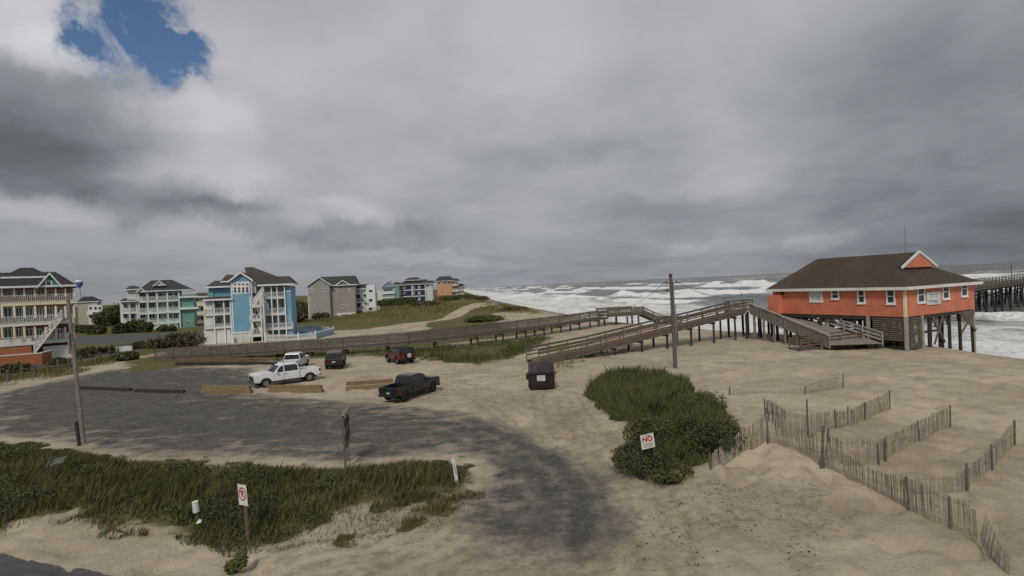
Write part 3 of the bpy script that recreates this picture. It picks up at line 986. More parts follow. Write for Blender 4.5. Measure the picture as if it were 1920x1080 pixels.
# right wing
h.wall(471.5, 536, 536, 632, 2.2, 9.5, BLUE2)
h.wall(534, 547, 536, 632, .5, 9.5, BLUE)
h.wall(500, 547, 632, 652, 1.6, 9.5, BLUE, 'skirt_wall', True)
h.hip(470, 550, 534, 501, 1.2, 10, 458, 474, RF_BROWN, .4)
h.hip(484, 551, 534, 518.5, .0, 9.6, 490, 543, RF_BROWN, .4)
h.wall(472, 480, 528, 550, .6, 2.1, GREYW); h.win(484, 490, 533, 546, 2.2, 1)
for fl, rl in ((557, 548), (588, 578), (615, 606)):
    h.deck(494, 534 if fl < 600 else 549, fl, rl, .1, 2.2, OFFWHITE, (0, 1), step=.2)
for px in (494, 508, 519, 533):
    h.post(px, 537, 640, .2, .18, ground=True)
for a in (503, 512, 519.5, 527):
    h.win(a, a + 5.4, 538, 548, 2.2, 1); h.win(a, a + 5.4, 560, 580, 2.2, 1); h.win(a, a + 5.4, 591, 608, 2.2, 1)
for a in (505, 519, 527, 535, 541):
    h.win(a, a + 4.6, 619, 632, 1.6, 1)
h.win(538, 543, 592, 600, .5, 1, 2)
h.wall(537, 545, 545, 547, .44, .49, WHITE, 'trim_band')
# stair tower
for fl, rl in ((573, 557), (599, 590), (628, 617)):
    h.deck(468, 491, fl, rl, -1.6, .0, OFFWHITE, (1, 1), step=.2)
for px in (469, 488, 493):
    h.post(px, 556, 648, -1.5, .2, OFFWHITE, True)
h.stairs((474, 574), (492, 549), -1.5, 1.2, OFFWHITE)
h.stairs((494, 603), (481, 576), -.6, 1.0, OFFWHITE); h.stairs((494, 631), (481, 603), -.6, 1.0, OFFWHITE)
h.stairs((506, 640), (494, 628), -.8, 1.0, OFFWHITE)
h.win(473, 479, 578, 589, -.02, 1); h.win(473, 481, 604, 616, -.02, 1)
# picket fence round its pool
pf = thing('picket_fence', 'white picket fence round the pool beside the blue house', 'fence', tuple(PG(498, 641)))
PALEB = paint('pale_blue_pickets', (.36, .47, .54), .7, .1)
o0 = Vector(pf.location)
fence_pts = [PG(498, 641), PG(560, 640), PG(592, 636.5), PG(626, 627), PG(590, 621), PG(548, 622)]
pick = None
for i in range(len(fence_pts) - 1):
    a, b = fence_pts[i] - o0, fence_pts[i + 1] - o0
    L_ = (b - a).length; n = int(L_ / .22)
    m = MB()
    for k in range(n):
        q = a.lerp(b, (k + .5) / n)
        m.beam(q + Vector((0, 0, .05)), q + Vector((0, 0, 1.25)), .15, .03, (b - a))
    m.beam(a + Vector((0, 0, .35)), b + Vector((0, 0, .35)), .05, .09); m.beam(a + Vector((0, 0, 1.0)), b + Vector((0, 0, 1.0)), .05, .09)
    pk = m.build('picket_panel', PALEB if i > 1 else WHITE, pf); pk['kind'] = 'stuff'
    MB().box(a.x - .09, a.x + .09, a.y - .09, a.y + .09, -.2, 1.5).build('post', WHITE, pf)
pw = thing('swimming_pool', 'small blue covered swimming pool inside the picket fence', 'pool', tuple(PG(568, 628)))
MB().box(-3.2, 2.8, -2.6, 2.6, -.2, .75).build('pool_wall', paint('pool_wall', (.20, .30, .42), .6), pw)
MB().box(-2.9, 2.5, -2.3, 2.3, .72, .80).build('cover', paint('pool_cover', (.04, .08, .25), .5), pw)

# 6 the grey house in the middle
GREY = paint('warm_grey_siding', (.34, .32, .29), .75, .1, .6, siding=.2)
GREY2 = paint('mauve_grey_siding', (.33, .29, .28), .75, .1, .6, siding=.2)
h = House('beach_house', 'plain grey house with twin gables and few windows, centre of the row', 622, 168, 12)
h.wall(577.5, 619, 533, 600, 0, 12, GREY, ground=True)
h.wall(619.2, 667, 534, 600, 1.6, 13, GREY2, ground=True)
h.gable(574.5, 622, 536, 520, 0, 9, RF_GREEN, GREY, .5)
h.gable(628, 657, 535, 526, 1.4, 8, RF_GREEN, GREY2, .4)
h.hip(596, 670, 535, 518, 1.3, 13, 598, 667, RF_GREEN, .4)
h.wall(632, 666.5, 586, 600, 1.5, 1.58, OFFWHITE, 'skirt_wall', True)
for a, b, t, e, y in ((580, 583.5, 540, 547, 0), (585, 588.5, 540, 547, 0), (605, 609, 540, 547, 0), (611, 615, 540, 547, 0), (580, 583, 558, 564, 0), (580, 583, 573, 583, 0),
                      (627, 630.5, 540, 546, 1.6), (641.5, 645.5, 570.5, 577, 1.6), (651.5, 655, 570.5, 577, 1.6), (653.5, 656, 540, 544, 1.6)):
    h.win(a, b, t, e, y, 1, fr=.12)
h.wall(577.4, 578.6, 536, 600, -.03, -.003, OFFWHITE, 'corner_board', True); h.wall(619.4, 620.6, 536, 600, 1.57, 1.597, OFFWHITE, 'corner_board', True)

# 7 white house of stairs and decks beside it
h = House('beach_house', 'white house with zigzag outside stairs, right of the plain grey house', 682, 176, 12)
h.wall(662, 688, 540, 598, 2.0, 11, OFFWHITE, ground=True)
h.wall(688, 704, 534, 598, 0, 10, WHITE, ground=True)
h.hip(668, 694, 541, 533, 1, 11, 672, 690, RF_DARK, .3)
for fl, rl in ((550, 543), (566, 561), (581, 576)):
    h.deck(661, 688, fl, rl, .2, 2.0, WHITE, (1, 0), step=.3)
h.stairs((689, 568), (678, 556), -.9, 1.0); h.stairs((691, 583), (679, 571), -.9, 1.0); h.stairs((691, 592), (681, 583), -.9, 1.0)
for a, b, t, e, y in ((663, 667, 552, 560, 2), (669, 675, 552, 560, 2), (663.5, 667, 568, 576, 2), (669, 676, 568, 576, 2), (669, 677, 584, 592, 2),
                      (691, 699, 543, 548, 0), (691, 699, 560, 566, 0), (691, 699, 576, 582, 0)):
    h.win(a, b, t, e, y, 1)
for px in (662, 676, 687):
    h.post(px, 542, 598, .3, .25, ground=True)
h.deck(700, 712, 588, 574, -2.5, -.1, WHITE, step=.25)

# 8 sea-green house far back
h = House('beach_house', 'far sea-green house with a blue rounded gable, left of the navy house', 730, 262, 8)
h.wall(717, 740, 538, 578, 1.5, 10, SEAF, ground=True); h.wall(740, 749, 534, 578, 1, 10, TEAL2, ground=True)
h.gable(715, 742, 537, 527.5, .5, 8, RF_GREEN, BLUE2, .4)
h.hip(736, 752, 535, 529, 1, 10, 740, 748, RF_BROWN, .3)
for fl, rl in ((550, 546), (558, 554)):
    h.deck(715, 740, fl, rl, 0, 1.5, WHITE, step=.4)
h.win(719, 737, 540.5, 546, 1.5, 4); h.win(719, 737, 551, 554.5, 1.5, 4)
h.wall(708, 717, 545, 578, 6, 12, OFFWHITE, ground=True)

# 9 navy house
NAVY = paint('navy_siding', (.025, .032, .085), .7, .15, .6, siding=.2)
h = House('beach_house', 'navy blue house with white floor bands and a brown roof', 780, 268, 6)
h.wall(750.5, 798, 533, 580, 1, 11, NAVY, ground=True)
h.wall(797.5, 812, 532, 580, 1.5, 11, GREYW, ground=True)
h.hip(744, 803, 533.5, 524.5, .6, 11, 762, 801, RF_BROWN, .4); h.hip(757, 790, 525.5, 520, 3, 9, 768, 783, RF_BROWN, .3)
h.hip(798, 818, 532, 526, 1, 11, 801, 812, RF_BROWN, .3)
for t in (533.5, 543.5, 555.5, 569.5):
    h.wall(749.5, 799 - (t - 533) * .12, t - .6, t + .9, .7, .96, WHITE, 'trim_band')
for px in (749.8, 772, 797):
    h.post(px, 534, 575, .75, .35)
for a, b in ((753, 760), (773.5, 777), (784, 788)):
    for t in (536, 547, 558):
        h.win(a, b, t, t + 5, 1, 1, glass=CURTAIN if a > 780 else GLASS, fr=.22)
h.deck(746, 770, 576, 571, -1.5, .6, WHITE, step=.4)

# 10 orange house on the dune
PEACH = paint('orange_siding', (.55, .31, .18), .7, .1, .6, siding=.2)
h = House('beach_house', 'farthest house on the dune, orange wall under a grey-green roof', 835, 330, 0)
h.wall(819, 846.5, 526, 556, 0, 10, PEACH); h.wall(816, 849, 549.5, 575, .6, 10, RUST, ground=True)
h.wall(847, 857, 527, 575, 1, 10, BEIGE, ground=True); h.wall(857, 868.5, 538, 575, 1.5, 9, GREY2, ground=True)
h.hip(814, 851, 527, 518, -.2, 10, 824, 844, RF_GREEN, .5); h.hip(846, 861, 527.5, 522, .5, 10, 850, 857, RF_GREEN, .4); h.hip(856, 871, 538, 532, 1, 9, 860, 867, RF_DARK, .3)
h.win(822.5, 825.5, 528.5, 533, 0, 1); h.win(831, 837, 528.5, 532.5, 0, 2); h.win(839, 845, 528.5, 532.5, 0, 2)
for fl, rl in ((535, 532), (546, 543)):
    h.deck(847, 860, fl, rl, -.8, 1, CREAM, step=.5)
h.deck(856, 870, 551, 547, 0, 1.5, WHITE, step=.5); h.deck(856, 870, 544, 541, 0, 1.5, WHITE, step=.5)
for a in (849, 853): h.win(a, a + 3, 537, 542, 1, 1)
for a in (859, 864): h.win(a, a + 3, 540, 544, 1.5, 1)
h.post(836, 547, 556, -.5, .5, CREAM)

# water tower
wt = thing('water_tower', 'distant white and blue water tower on a thin stem', 'water tower', tuple(AT(152, 600, 520)))
wt.location.z = 0
_t = AT(152, 529, 520).z
g = NT('tower_paint')
sp = g.new('ShaderNodeSeparateXYZ'); g.put(sp.inputs[0], g.coord())
TW = g.set(**{'Base Color': g.mix(g.ss(sp.outputs[2], _t - .4, _t + .4), (.10, .16, .42), (.62, .64, .66)), 'Roughness': .5})
m = MB()
prof = [(-5.4, .8), (-4.4, 1.6), (-2.5, 2.7), (-.8, 3.2), (.8, 3.2), (1.9, 2.6), (2.8, 1.3), (3.0, .2)]
n = 18
vs = [(r * math.cos(2 * math.pi * i / n), r * math.sin(2 * math.pi * i / n), _t + z) for z, r in prof for i in range(n)]
m.add(vs, [(j * n + i, j * n + (i + 1) % n, (j + 1) * n + (i + 1) % n, (j + 1) * n + i) for j in range(len(prof) - 1) for i in range(n)])
m.build('tank', TW, wt, smooth=True)
MB().cyl((0, 0, -1), (0, 0, _t - 5.2), 1.0, .75, 14).build('stem', paint('tower_stem', (.42, .45, .5), .6), wt)
MB().cyl((0, 0, _t + 2.9), (0, 0, _t + 3.5), 1.6, 1.6, 12).build('cap', paint('tower_cap', (.2, .22, .24), .6), wt)

# ------------------------------------------------------------------ pier house on its piles
ORANGE = paint('orange_red_siding', (.62, .20, .115), .7, .14, .6, siding=.16, grime=.35)
RF_PIER = shingle('dark_brown_shingles', (.070, .051, .037))
SIGNW = paint('white_sign_board', (.58, .58, .55), .5, .08)
PC = Vector((35.3, 48.0, 0)); PROT = math.atan2(.435, .9)
ph = thing('pier_house', 'orange pier house on tall pilings with a dark brown hip roof, by the surf', 'building', PC, PROT)
PMI = Matrix.Rotation(-PROT, 3, 'Z')
def ph_at(px, py, axis_, off=0.0):
    d = PMI @ pix_dir(px, py); c = PMI @ (Vector((0, 0, CAM_H)) - PC)
    t = (off - c[axis_]) / d[axis_]
    return c + d * t
PW, PL, ZF, ZE, ZR = 11.9, 13.6, 3.1, 5.65, 8.85
MB().box(0, PW, 0, PL, ZF, ZE + .02).build('wall', ORANGE, ph)
MB().box(.05, PW - .05, .05, PL - .05, ZF - .35, ZF - .004).build('floor_frame', W_DARK, ph)
e = .5; xm = PW / 2; yg = 2.2; sl = (ZR - ZE) / (xm + e); zg = 7.35; hw = (ZR - zg) / sl; yr = PL - 1.4
m = MB(); t = .16
vs = [(-e, -e, ZE), (PW + e, -e, ZE), (PW + e, PL + e, ZE), (-e, PL + e, ZE), (-e, -e, ZE + t), (PW + e, -e, ZE + t), (PW + e, PL + e, ZE + t), (-e, PL + e, ZE + t),
      (xm - hw, yg, zg + t), (xm + hw, yg, zg + t), (xm, yg - .35, ZR + t), (xm, yr, ZR + t)]
m.add(vs, [(3, 2, 1, 0), (0, 1, 5, 4), (1, 2, 6, 5), (2, 3, 7, 6), (3, 0, 4, 7), (4, 5, 9, 8), (5, 6, 11, 10, 9), (7, 4, 8, 10, 11), (6, 7, 11), (8, 9, 10)])
rf = m.build('roof', RF_PIER, ph)
MB().prism([(xm - hw * .93, zg + t + .03), (xm + hw * .93, zg + t + .03), (xm, ZR + t - .12)], yg - .45, yg - .30).build('gable_wall', ORANGE, rf)
b = MB()
b.beam((xm - hw * 1.02, yg - .50, zg + t), (xm, yg - .50, ZR + t + .04), .12, .22); b.beam((xm, yg - .50, ZR + t + .04), (xm + hw * 1.02, yg - .50, zg + t), .12, .22)
b.build('bargeboard', OFFWHITE, rf)
MB().box(-e - .04, PW + e + .04, -e - .04, -e - .003, ZE - .1, ZE + t + .02).box(-e - .04, -e - .003, -e, PL + e, ZE - .1, ZE + t + .02).build('fascia', OFFWHITE, rf)
MB().box(-.05, .16, -.05, .16, ZF, ZE - .005).build('corner_board', CREAM, ph)
def pier_window(face, p0, p1, t0, t1, pane=True):
    ax = 0 if face == 'long' else 1
    a = ph_at(p0, (t0 + t1) / 2, ax); c = ph_at(p1, (t0 + t1) / 2, ax)
    z1 = ph_at((p0 + p1) / 2, t0, ax).z; z0 = ph_at((p0 + p1) / 2, t1, ax).z
    k = 1 - ax
    u0, u1 = sorted((a[k], c[k]))
    def bx(mb, ua, ub, d0, d1, za, zb):
        return mb.box(-d1, -d0, ua, ub, za, zb) if ax == 0 else mb.box(ua, ub, -d1, -d0, za, zb)
    fr = .13
    m = MB()
    bx(m, u0, u0 + fr, .004, .08, z0, z1); bx(m, u1 - fr, u1, .004, .08, z0, z1)
    bx(m, u0 + fr, u1 - fr, .004, .08, z0, z0 + fr); bx(m, u0 + fr, u1 - fr, .004, .08, z1 - fr, z1)
    if pane:
        zm = (z0 + z1) / 2
        bx(m, u0 + fr, u1 - fr, .008, .07, zm - .04, zm + .04)
    w = m.build('window', WHITE, ph)
    if pane:
        bx(MB(), u0 + fr * .8, u1 - fr * .8, .006, .03, z0 + fr * .8, z1 - fr * .8).build('pane', GLASS, w)
        bx(MB(), u0 - .05, u1 + .05, .006, .13, z0 - .08, z0 - .003).build('sill', WHITE, w)
    else:
        bx(MB(), u0 + fr, u1 - fr, .004, .05, z0 + fr, z1 - fr).build('shutter', SIGNW, w)
    return u0, u1, z0, z1
pier_window('long', 1518, 1543, 543, 567, False)
pier_window('long', 1559, 1574, 543, 561); pier_window('long', 1608, 1623, 541, 569); pier_window('long', 1662, 1679, 541, 570)
pier_window('right', 1719, 1733, 537, 568); pier_window('right', 1766, 1779, 533, 561); pier_window('right', 1801, 1813, 527, 556)
a = ph_at(1736, 560, 1); c = ph_at(1762, 558, 1); z1 = ph_at(1749, 547, 1).z; z0 = ph_at(1749, 571, 1).z
MB().box(a.x, c.x, -.10, -.02, z0, z1).build('sign_board', SIGNW, ph)
GREYP = paint('faded_sign_print', (.30, .31, .32), .6)
b = MB()
for k, (f0, f1, zz, th) in enumerate(((.15, .85, .80, .10), (.25, .75, .62, .05), (.12, .55, .30, .12), (.50, .75, .22, .20))):
    b.box(a.x + (c.x - a.x) * f0, a.x + (c.x - a.x) * f1, -.108, -.102, z0 + (z1 - z0) * (zz - th / 2), z0 + (z1 - z0) * (zz + th / 2))
b.build('faded_print', GREYP, ph)
q = ph_at(1707, 543, 1)
MB().cyl((q.x, -.2, q.z), (q.x, -.02, q.z), .13, .09, 10).build('wall_lamp', OFFWHITE, ph)
q = ph_at(1467, 548, 0)
MB().box(-.12, -.01, q.y - .22, q.y + .22, q.z - .25, q.z + .25).build('vent', W_DARK, ph)
# entrance porch box at the far end of the long side
MB().box(-.9, -.02, PL - 1.3, PL - .02, ZF, ZE - .5).build('porch_wall', ORANGE, ph)
# aerial on the ridge
b = MB().cyl((xm, 2.9, ZR), (xm, 2.9, ZR + 2.9), .03, .02, 6)
for zz in (1.2, 1.9, 2.4):
    b.beam((xm - .35, 2.9, ZR + zz), (xm + .35, 2.9, ZR + zz), .025, .025)
b.build('aerial', paint('grey_metal', (.22, .23, .24), .5, metal=.6), ph)
# piles
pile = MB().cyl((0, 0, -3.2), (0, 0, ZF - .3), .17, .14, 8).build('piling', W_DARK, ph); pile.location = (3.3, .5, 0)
for i in range(7):
    for j in range(6):
        x, y = .3 + i * (PW - .6) / 6, .3 + j * (PL - .6) / 5
        if (i, j) in ((0, 0), (1, 0)):
            continue
        share(pile, ph, (x + random.uniform(-.2, .2), y + random.uniform(-.2, .2), 0), (random.uniform(-.02, .02), random.uniform(-.02, .02), 0))
pp = MB().box(-.12, .12, -.12, .12, -1.2, ZF - .02).build('corner_post', paint('faded_post_paint', (.36, .34, .28), .7, .2, 1.0, grime=.4), ph); pp.location = (.02, .02, 0)
for x, y in ((2.5, .0), (0.0, 3.3), (11.7, .1)):
    share(pp, ph, (x, y, 0))
b = MB()
for x0, x1, za, zb in ((4.2, 6.0, 2.8, .3), (6.0, 4.2, 2.8, .3), (8.9, 11.7, 2.9, 1.0), (11.7, 8.9, 2.9, .9)):
    b.beam((x0, -.05, za), (x1, -.12, zb), .08, .22)
for y0, y1, za, zb in ((4.5, 7.2, 2.7, .9), (7.2, 4.5, 2.7, .9), (8.0, 10.5, 2.7, .9), (10.5, 8.0, 2.7, .9)):
    b.beam((.3, y0, za), (.3, y1, zb), .08, .20)
for y in (2.8, 5.4, 8.2, 10.9):
    b.beam((.3, y, .9), (PW - .3, y, .9), .1, .2); b.beam((.3, y, 2.55), (PW - .3, y, 2.55), .12, .3)
b.build('cross_brace', W_GREY, ph)
MB().prism([(9.3, 2.98), (11.6, 2.98), (11.6, 1.3)], -.02, .04).build('brace_panel', W_GREY, ph)
# boarded skirt round the near corner
b = MB()
zz = .15
while zz < 2.95:
    b.box(.2, 2.36, -.02, .04, zz, zz + .13)
    if zz > .9: b.box(-.02, .04, .2, 2.9, zz, zz + .13)
    zz += .19
b.beam((.3, -.07, .5), (2.3, -.07, 2.6), .05, .16)
sk = b.build('slat_skirt', W_GREY, ph); sk['kind'] = 'stuff'

# ------------------------------------------------------------------ timber walkways
def rail_run(parent, pts, posts_every, boards, mat, hpost=1.1, bh=.14, bt=.04, lift=0.0, post_mat=None, ground=None, pw_=.10, top=True):
    """posts and horizontal boards along a line of deck-edge points; each post and each board its own piece"""
    for i in range(len(pts) - 1):
        a, b = Vector(pts[i]), Vector(pts[i + 1])
        n = max(1, round((b - a).length / posts_every))
        for k in range(n):
            p, q = a.lerp(b, k / n), a.lerp(b, (k + 1) / n)
            for hb in boards:
                j = random.uniform(-.012, .012)
                MB().beam(p + Vector((0, 0, hb + j)), q + Vector((0, 0, hb + j)), bt, bh).build('rail_board', mat, parent)
            if top:
                MB().beam(p + Vector((0, 0, hpost + .02)), q + Vector((0, 0, hpost + .02)), .14, .04).build('top_rail', mat, parent)
        for k in range(n + (1 if i == len(pts) - 2 else 0)):
            p = a.lerp(b, k / n)
            z0 = -.15 if ground is None else ground(p) - p.z
            d = (b - a).normalized(); s = d.cross(Vector((0, 0, 1))).normalized() * (bt / 2 + pw_ / 2 + .003)
            MB().box(p.x + s.x - pw_ / 2, p.x + s.x + pw_ / 2, p.y + s.y - pw_ / 2, p.y + s.y + pw_ / 2, p.z + z0, p.z + hpost).build('post', post_mat or mat, parent)

def offset_line(pts, d):
    out = []
    for i, p in enumerate(pts):
        a = Vector(pts[max(0, i - 1)]); b = Vector(pts[min(len(pts) - 1, i + 1)])
        t = (b - a); t.z = 0; t.normalize()
        n = Vector((t.y, -t.x, 0))
        out.append(Vector(p) + n * d)
    return out

def deck_boards(parent, pts, w, mat, gap=.015, bw=.14, name='deck_board', beam_mat=None, edges=None):
    """planks laid across, and the two long beams that carry them"""
    m = MB(); L_, R_ = edges or (offset_line(pts, -w / 2), offset_line(pts, w / 2))
    for i in range(len(pts) - 1):
        n = max(1, int((Vector(pts[i + 1]) - Vector(pts[i])).length / (bw + gap)))
        f = bw / (bw + gap)
        for k in range(n):
            dz = random.uniform(-.006, .006)
            c = []
            for t in (k / n, (k + f) / n):
                for z in (0, -.04):
                    c.append(L_[i].lerp(L_[i + 1], t) + Vector((0, 0, z + dz))); c.append(R_[i].lerp(R_[i + 1], t) + Vector((0, 0, z + dz)))
            m.add(c, [(0, 1, 5, 4), (2, 6, 7, 3), (0, 2, 3, 1), (4, 5, 7, 6), (0, 4, 6, 2), (1, 3, 7, 5)])
    o = m.build(name, mat, parent); o['kind'] = 'stuff'
    for E in (edges or (offset_line(pts, -w / 2 + .08), offset_line(pts, w / 2 - .08))):
        b = MB()
        for i in range(len(pts) - 1):
            b.beam(E[i] + Vector((0, 0, -.19)), E[i + 1] + Vector((0, 0, -.19)), .08, .28)
        b.build('side_beam', beam_mat or mat, parent)

def bents(parent, pts, w, every, mat, cap=True, extra=0.5, rad=.12):
    for i in range(len(pts) - 1):
        a, b = Vector(pts[i]), Vector(pts[i + 1])
        n = max(1, round((b - a).length / every))
        for k in range(n):
            p = a.lerp(b, (k + .5) / n)
            t = (b - a); t.z = 0; t.normalize(); s = Vector((t.y, -t.x, 0)) * (w / 2 - .1)
            if p.z - H(p.x, p.y) < .5:
                continue
            if cap:
                MB().beam(p - s * 1.2 + Vector((0, 0, -.45)), p + s * 1.2 + Vector((0, 0, -.45)), .14, .22).build('cap_beam', mat, parent)
            for q in (p - s, p + s):
                MB().cyl((q.x, q.y, max(SEA_Z - 1, H(q.x, q.y)) - extra), (q.x, q.y, p.z - .57), rad, rad, 8).build('support_post', mat, parent)

def local_pts(o, pts):
    return [Vector(p) - o for p in pts]

gz = lambda base: (lambda p: H(p.x + base.x, p.y + base.y) - base.z - .3)

# the long boardwalk from the lot to the beach
BW = [Vector(p) for p in ((-47, 71, .25), (-36, 68.6, .55), (-24, 67.2, .85), (-13.5, 67.8, 1.15), (-7, 70, 1.35), (-.4, 74.5, 1.45), (7.9, 83.5, 1.4), (15.5, 92, 1.45))]
bwk = thing('boardwalk', 'long weathered boardwalk with board rails crossing the dune grass behind the vehicles', 'boardwalk', (0, 0, 0))
deck_boards(bwk, BW, 2.0, W_GREY)
for off in (1.0, -1.0):
    rail_run(bwk, offset_line(BW, off), 2.6, (.28, .53, .78, .98), W_GREY, bh=.155)
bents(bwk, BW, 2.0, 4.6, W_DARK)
# lookout platform and the steps down to the beach
lk = thing('lookout_platform', 'weathered lookout platform with solid board rails where the boardwalk ends at the beach', 'platform', (16, 92, 0))
pl = [Vector((-.6, 1.2, 1.75)), Vector((6.2, 3.2, 1.75))]
deck_boards(lk, pl, 4.5, W_GREY)
rail_run(lk, offset_line(pl, 2.25), 2.2, (.15, .36, .57, .78, .98), W_GREY, bh=.17)
rail_run(lk, offset_line(pl, -2.25), 2.2, (.28, .53, .78, .98), W_GREY, bh=.17)
for k, (x, y) in enumerate(((-.5, -.8), (1.6, -.3), (3.7, .4), (5.8, 1.1), (-.8, 3.2), (2.6, 4.4), (5.6, 5.2))):
    MB().cyl((x, y, -2), (x, y, 1.3), .15, .15, 8).build('support_post', W_DARK, lk)
st = [Vector((6.3, 3.2, 1.75)), Vector((10.6, 4.6, -.3))]
deck_boards(lk, st, 2.4, W_GREY, name='stair_tread', bw=.25, gap=.06)
for off in (1.2, -1.2):
    rail_run(lk, offset_line(st, off), 2.2, (.3, .6, .95), W_GREY, bh=.17)
la = [Vector((10.7, 4.6, -.3)), Vector((14, 5.6, -.4))]
deck_boards(lk, la, 2.4, W_GREY)
for off in (1.2, -1.2):
    rail_run(lk, offset_line(la, off), 1.6, (.3, .55, .8, .98), W_GREY, bh=.17)

# the ramp that climbs from the lot to the pier house
R1 = [Vector((1.6, 50.6, .42)), Vector((8, 54.0, .95)), Vector((27.0, 64.3, 3.25))]
r1 = thing('access_ramp', 'long brown ramp with three-board rails rising from the dumpster to the pier house', 'ramp', (0, 0, 0))
deck_boards(r1, R1, 2.3, W_BROWN, beam_mat=W_GREY)
for off in (1.15, -1.15):
    rail_run(r1, offset_line(R1, off), 2.4, (.38, .70, 1.0), W_BROWN if off > 0 else W_GREY, bh=.13, hpost=1.08)
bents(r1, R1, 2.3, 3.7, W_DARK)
# head platform and the second ramp along the house
hp = thing('entrance_platform', 'raised landing of weathered boards where both ramps meet at the pier house', 'platform', (28.6, 63.8, .28))
pl = [Vector((-1.4, .7, 3.0)), Vector((3.2, 3.2, 3.0))]
deck_boards(hp, pl, 4.0, W_GREY)
rail_run(hp, offset_line(pl, -2.0), 1.8, (.38, .70, 1.0), W_GREY, bh=.13)
for x, y in ((-1.2, -1), (.8, -.2), (2.8, 1.2), (-2.2, 1.8), (0, 2.8), (2, 4.0), (-.4, .6), (1.5, 1.7), (3.2, 2.8), (.9, 3.4)):
    MB().cyl((x, y, -3.7), (x, y, 2.6), .15, .15, 8).build('support_post', W_DARK, hp)
E0 = [Vector((27.7, 62.4, 3.3)), Vector((29.5, 49.9, .62))]       # edge towards the lot
E1 = [Vector((30.5, 60.7, 3.3)), Vector((34.2, 49.5, .62))]       # edge along the house
R2 = [(E0[i] + E1[i]) / 2 for i in (0, 1)]
r2 = thing('access_ramp', 'wide pale ramp running down along the front of the pier house', 'ramp', (0, 0, 0))
PALER = wood('pale_rail_wood', (.40, .385, .35), .15)
deck_boards(r2, R2, 4.0, W_PALE, edges=(E0, E1))
rail_run(r2, E0, 2.1, (.10, .37, .64), W_PALE, bh=.26, post_mat=W_PALE, hpost=.92, top=False)
MB().beam(E0[0] + Vector((0, 0, .95)), E0[1] + Vector((0, 0, .95)), .22, .07).build('top_rail', PALER, r2)
rail_run(r2, E1, 2.1, (.30, .64, .95), PALER, bh=.19, hpost=1.0)
for k in range(7):
    for E in (E0, E1):
        p = E[0].lerp(E[1], (k + .4) / 7)
        if p.z - H(p.x, p.y) > .6:
            MB().box(p.x - .09, p.x + .09, p.y - .09, p.y + .09, H(p.x, p.y) - .6, p.z - .33).build('support_post', W_PALE, r2)
# low landing at its foot
lf = thing('ramp_landing', 'low dark wooden landing with rails at the foot of the pale ramp', 'landing', (0, 0, 0))
q0, q1 = PG(1490, 656), PG(1668, 648)
LN = [Vector((q0.x, q0.y, q0.z + .1)), Vector((q1.x + .6, q1.y + .6, .75))]
deck_boards(lf, LN, 1.8, W_GREY)
for off in (.9, -.9):
    rail_run(lf, offset_line(LN, off), 2.0, (.35, .62, .88), W_BROWN, bh=.12, hpost=.95)
LS = [LN[1] + Vector((-1.6, .9, .05)), LN[1] + Vector((1.4, -.4, -.2))]
deck_boards(lf, LS, 2.2, W_GREY)
rail_run(lf, offset_line(LS, 1.1), 1.5, (.1, .32, .54, .76), W_GREY, bh=.17, hpost=.95)

# ------------------------------------------------------------------ pier out to sea
pr = thing('fishing_pier', 'long fishing pier on thin dark pilings running out to sea behind the pier house', 'pier', (41, 69, 0), math.atan2(.58, .81))
PLN = 210
m = MB()
xx = 0
while xx < PLN:
    m.box(xx, xx + .27, -3, 3, 3.16 + random.uniform(0, .02), 3.24); xx += .30
o = m.build('deck_board', W_GREY, pr); o['kind'] = 'stuff'
for y in (-2.8, 0, 2.8):
    MB().box(0, PLN, y - .12, y + .12, 2.75, 3.14).build('side_beam', W_GREY, pr)
rb = MB().box(0, 5.4, -.025, .025, -.08, .08).build('rail_board', W_GREY, pr); rb.location = (0, -2.95, 3.6)
po = MB().box(-.07, .07, -.07, .07, -.3, 1.1).build('post', W_GREY, pr); po.location = (0, -2.86, 3.24)
pil = MB().cyl((0, 0, -6.3), (0, 0, -.02), .22, .18, 8).build('piling', W_DARK, pr); pil.location = (0, -2.8, 2.75)
cb = MB().box(-.15, .15, -3.4, 3.4, -.3, 0).build('cap_beam', W_DARK, pr); cb.location = (0, 0, 2.74)
k = 0; x = 0.0
while x < PLN:
    for y in (-2.95, 2.95):
        for z in (3.62, 3.92, 4.26):
            if (x, y, z) != (0, -2.95, 3.62):
                share(rb, pr, (x, y, z))
        share(po, pr, (x, y * .97, 3.24)); share(po, pr, (x + 2.7, y * .97, 3.24))
    for y in (-2.8, 0.2, 2.8):
        share(pil, pr, (x, y + random.uniform(-.15, .15), 2.44), (random.uniform(-.03, .03) + (.10 if y > 2 else -.10 if y < -2 else 0), random.uniform(-.05, .05), 0))
    if k % 3 == 1:
        MB().beam((x + .2, -2.8, 2.2), (x + .2, 2.8, -.2), .1, .25).build('cross_brace', W_DARK, pr)
    if k: share(cb, pr, (x, 0, 2.74))
    x += 5.4; k += 1
MB().cyl((75, -2.7, 3.2), (75, -2.7, 7.2), .07, .05, 8).build('lamp_pole', W_DARK, pr)

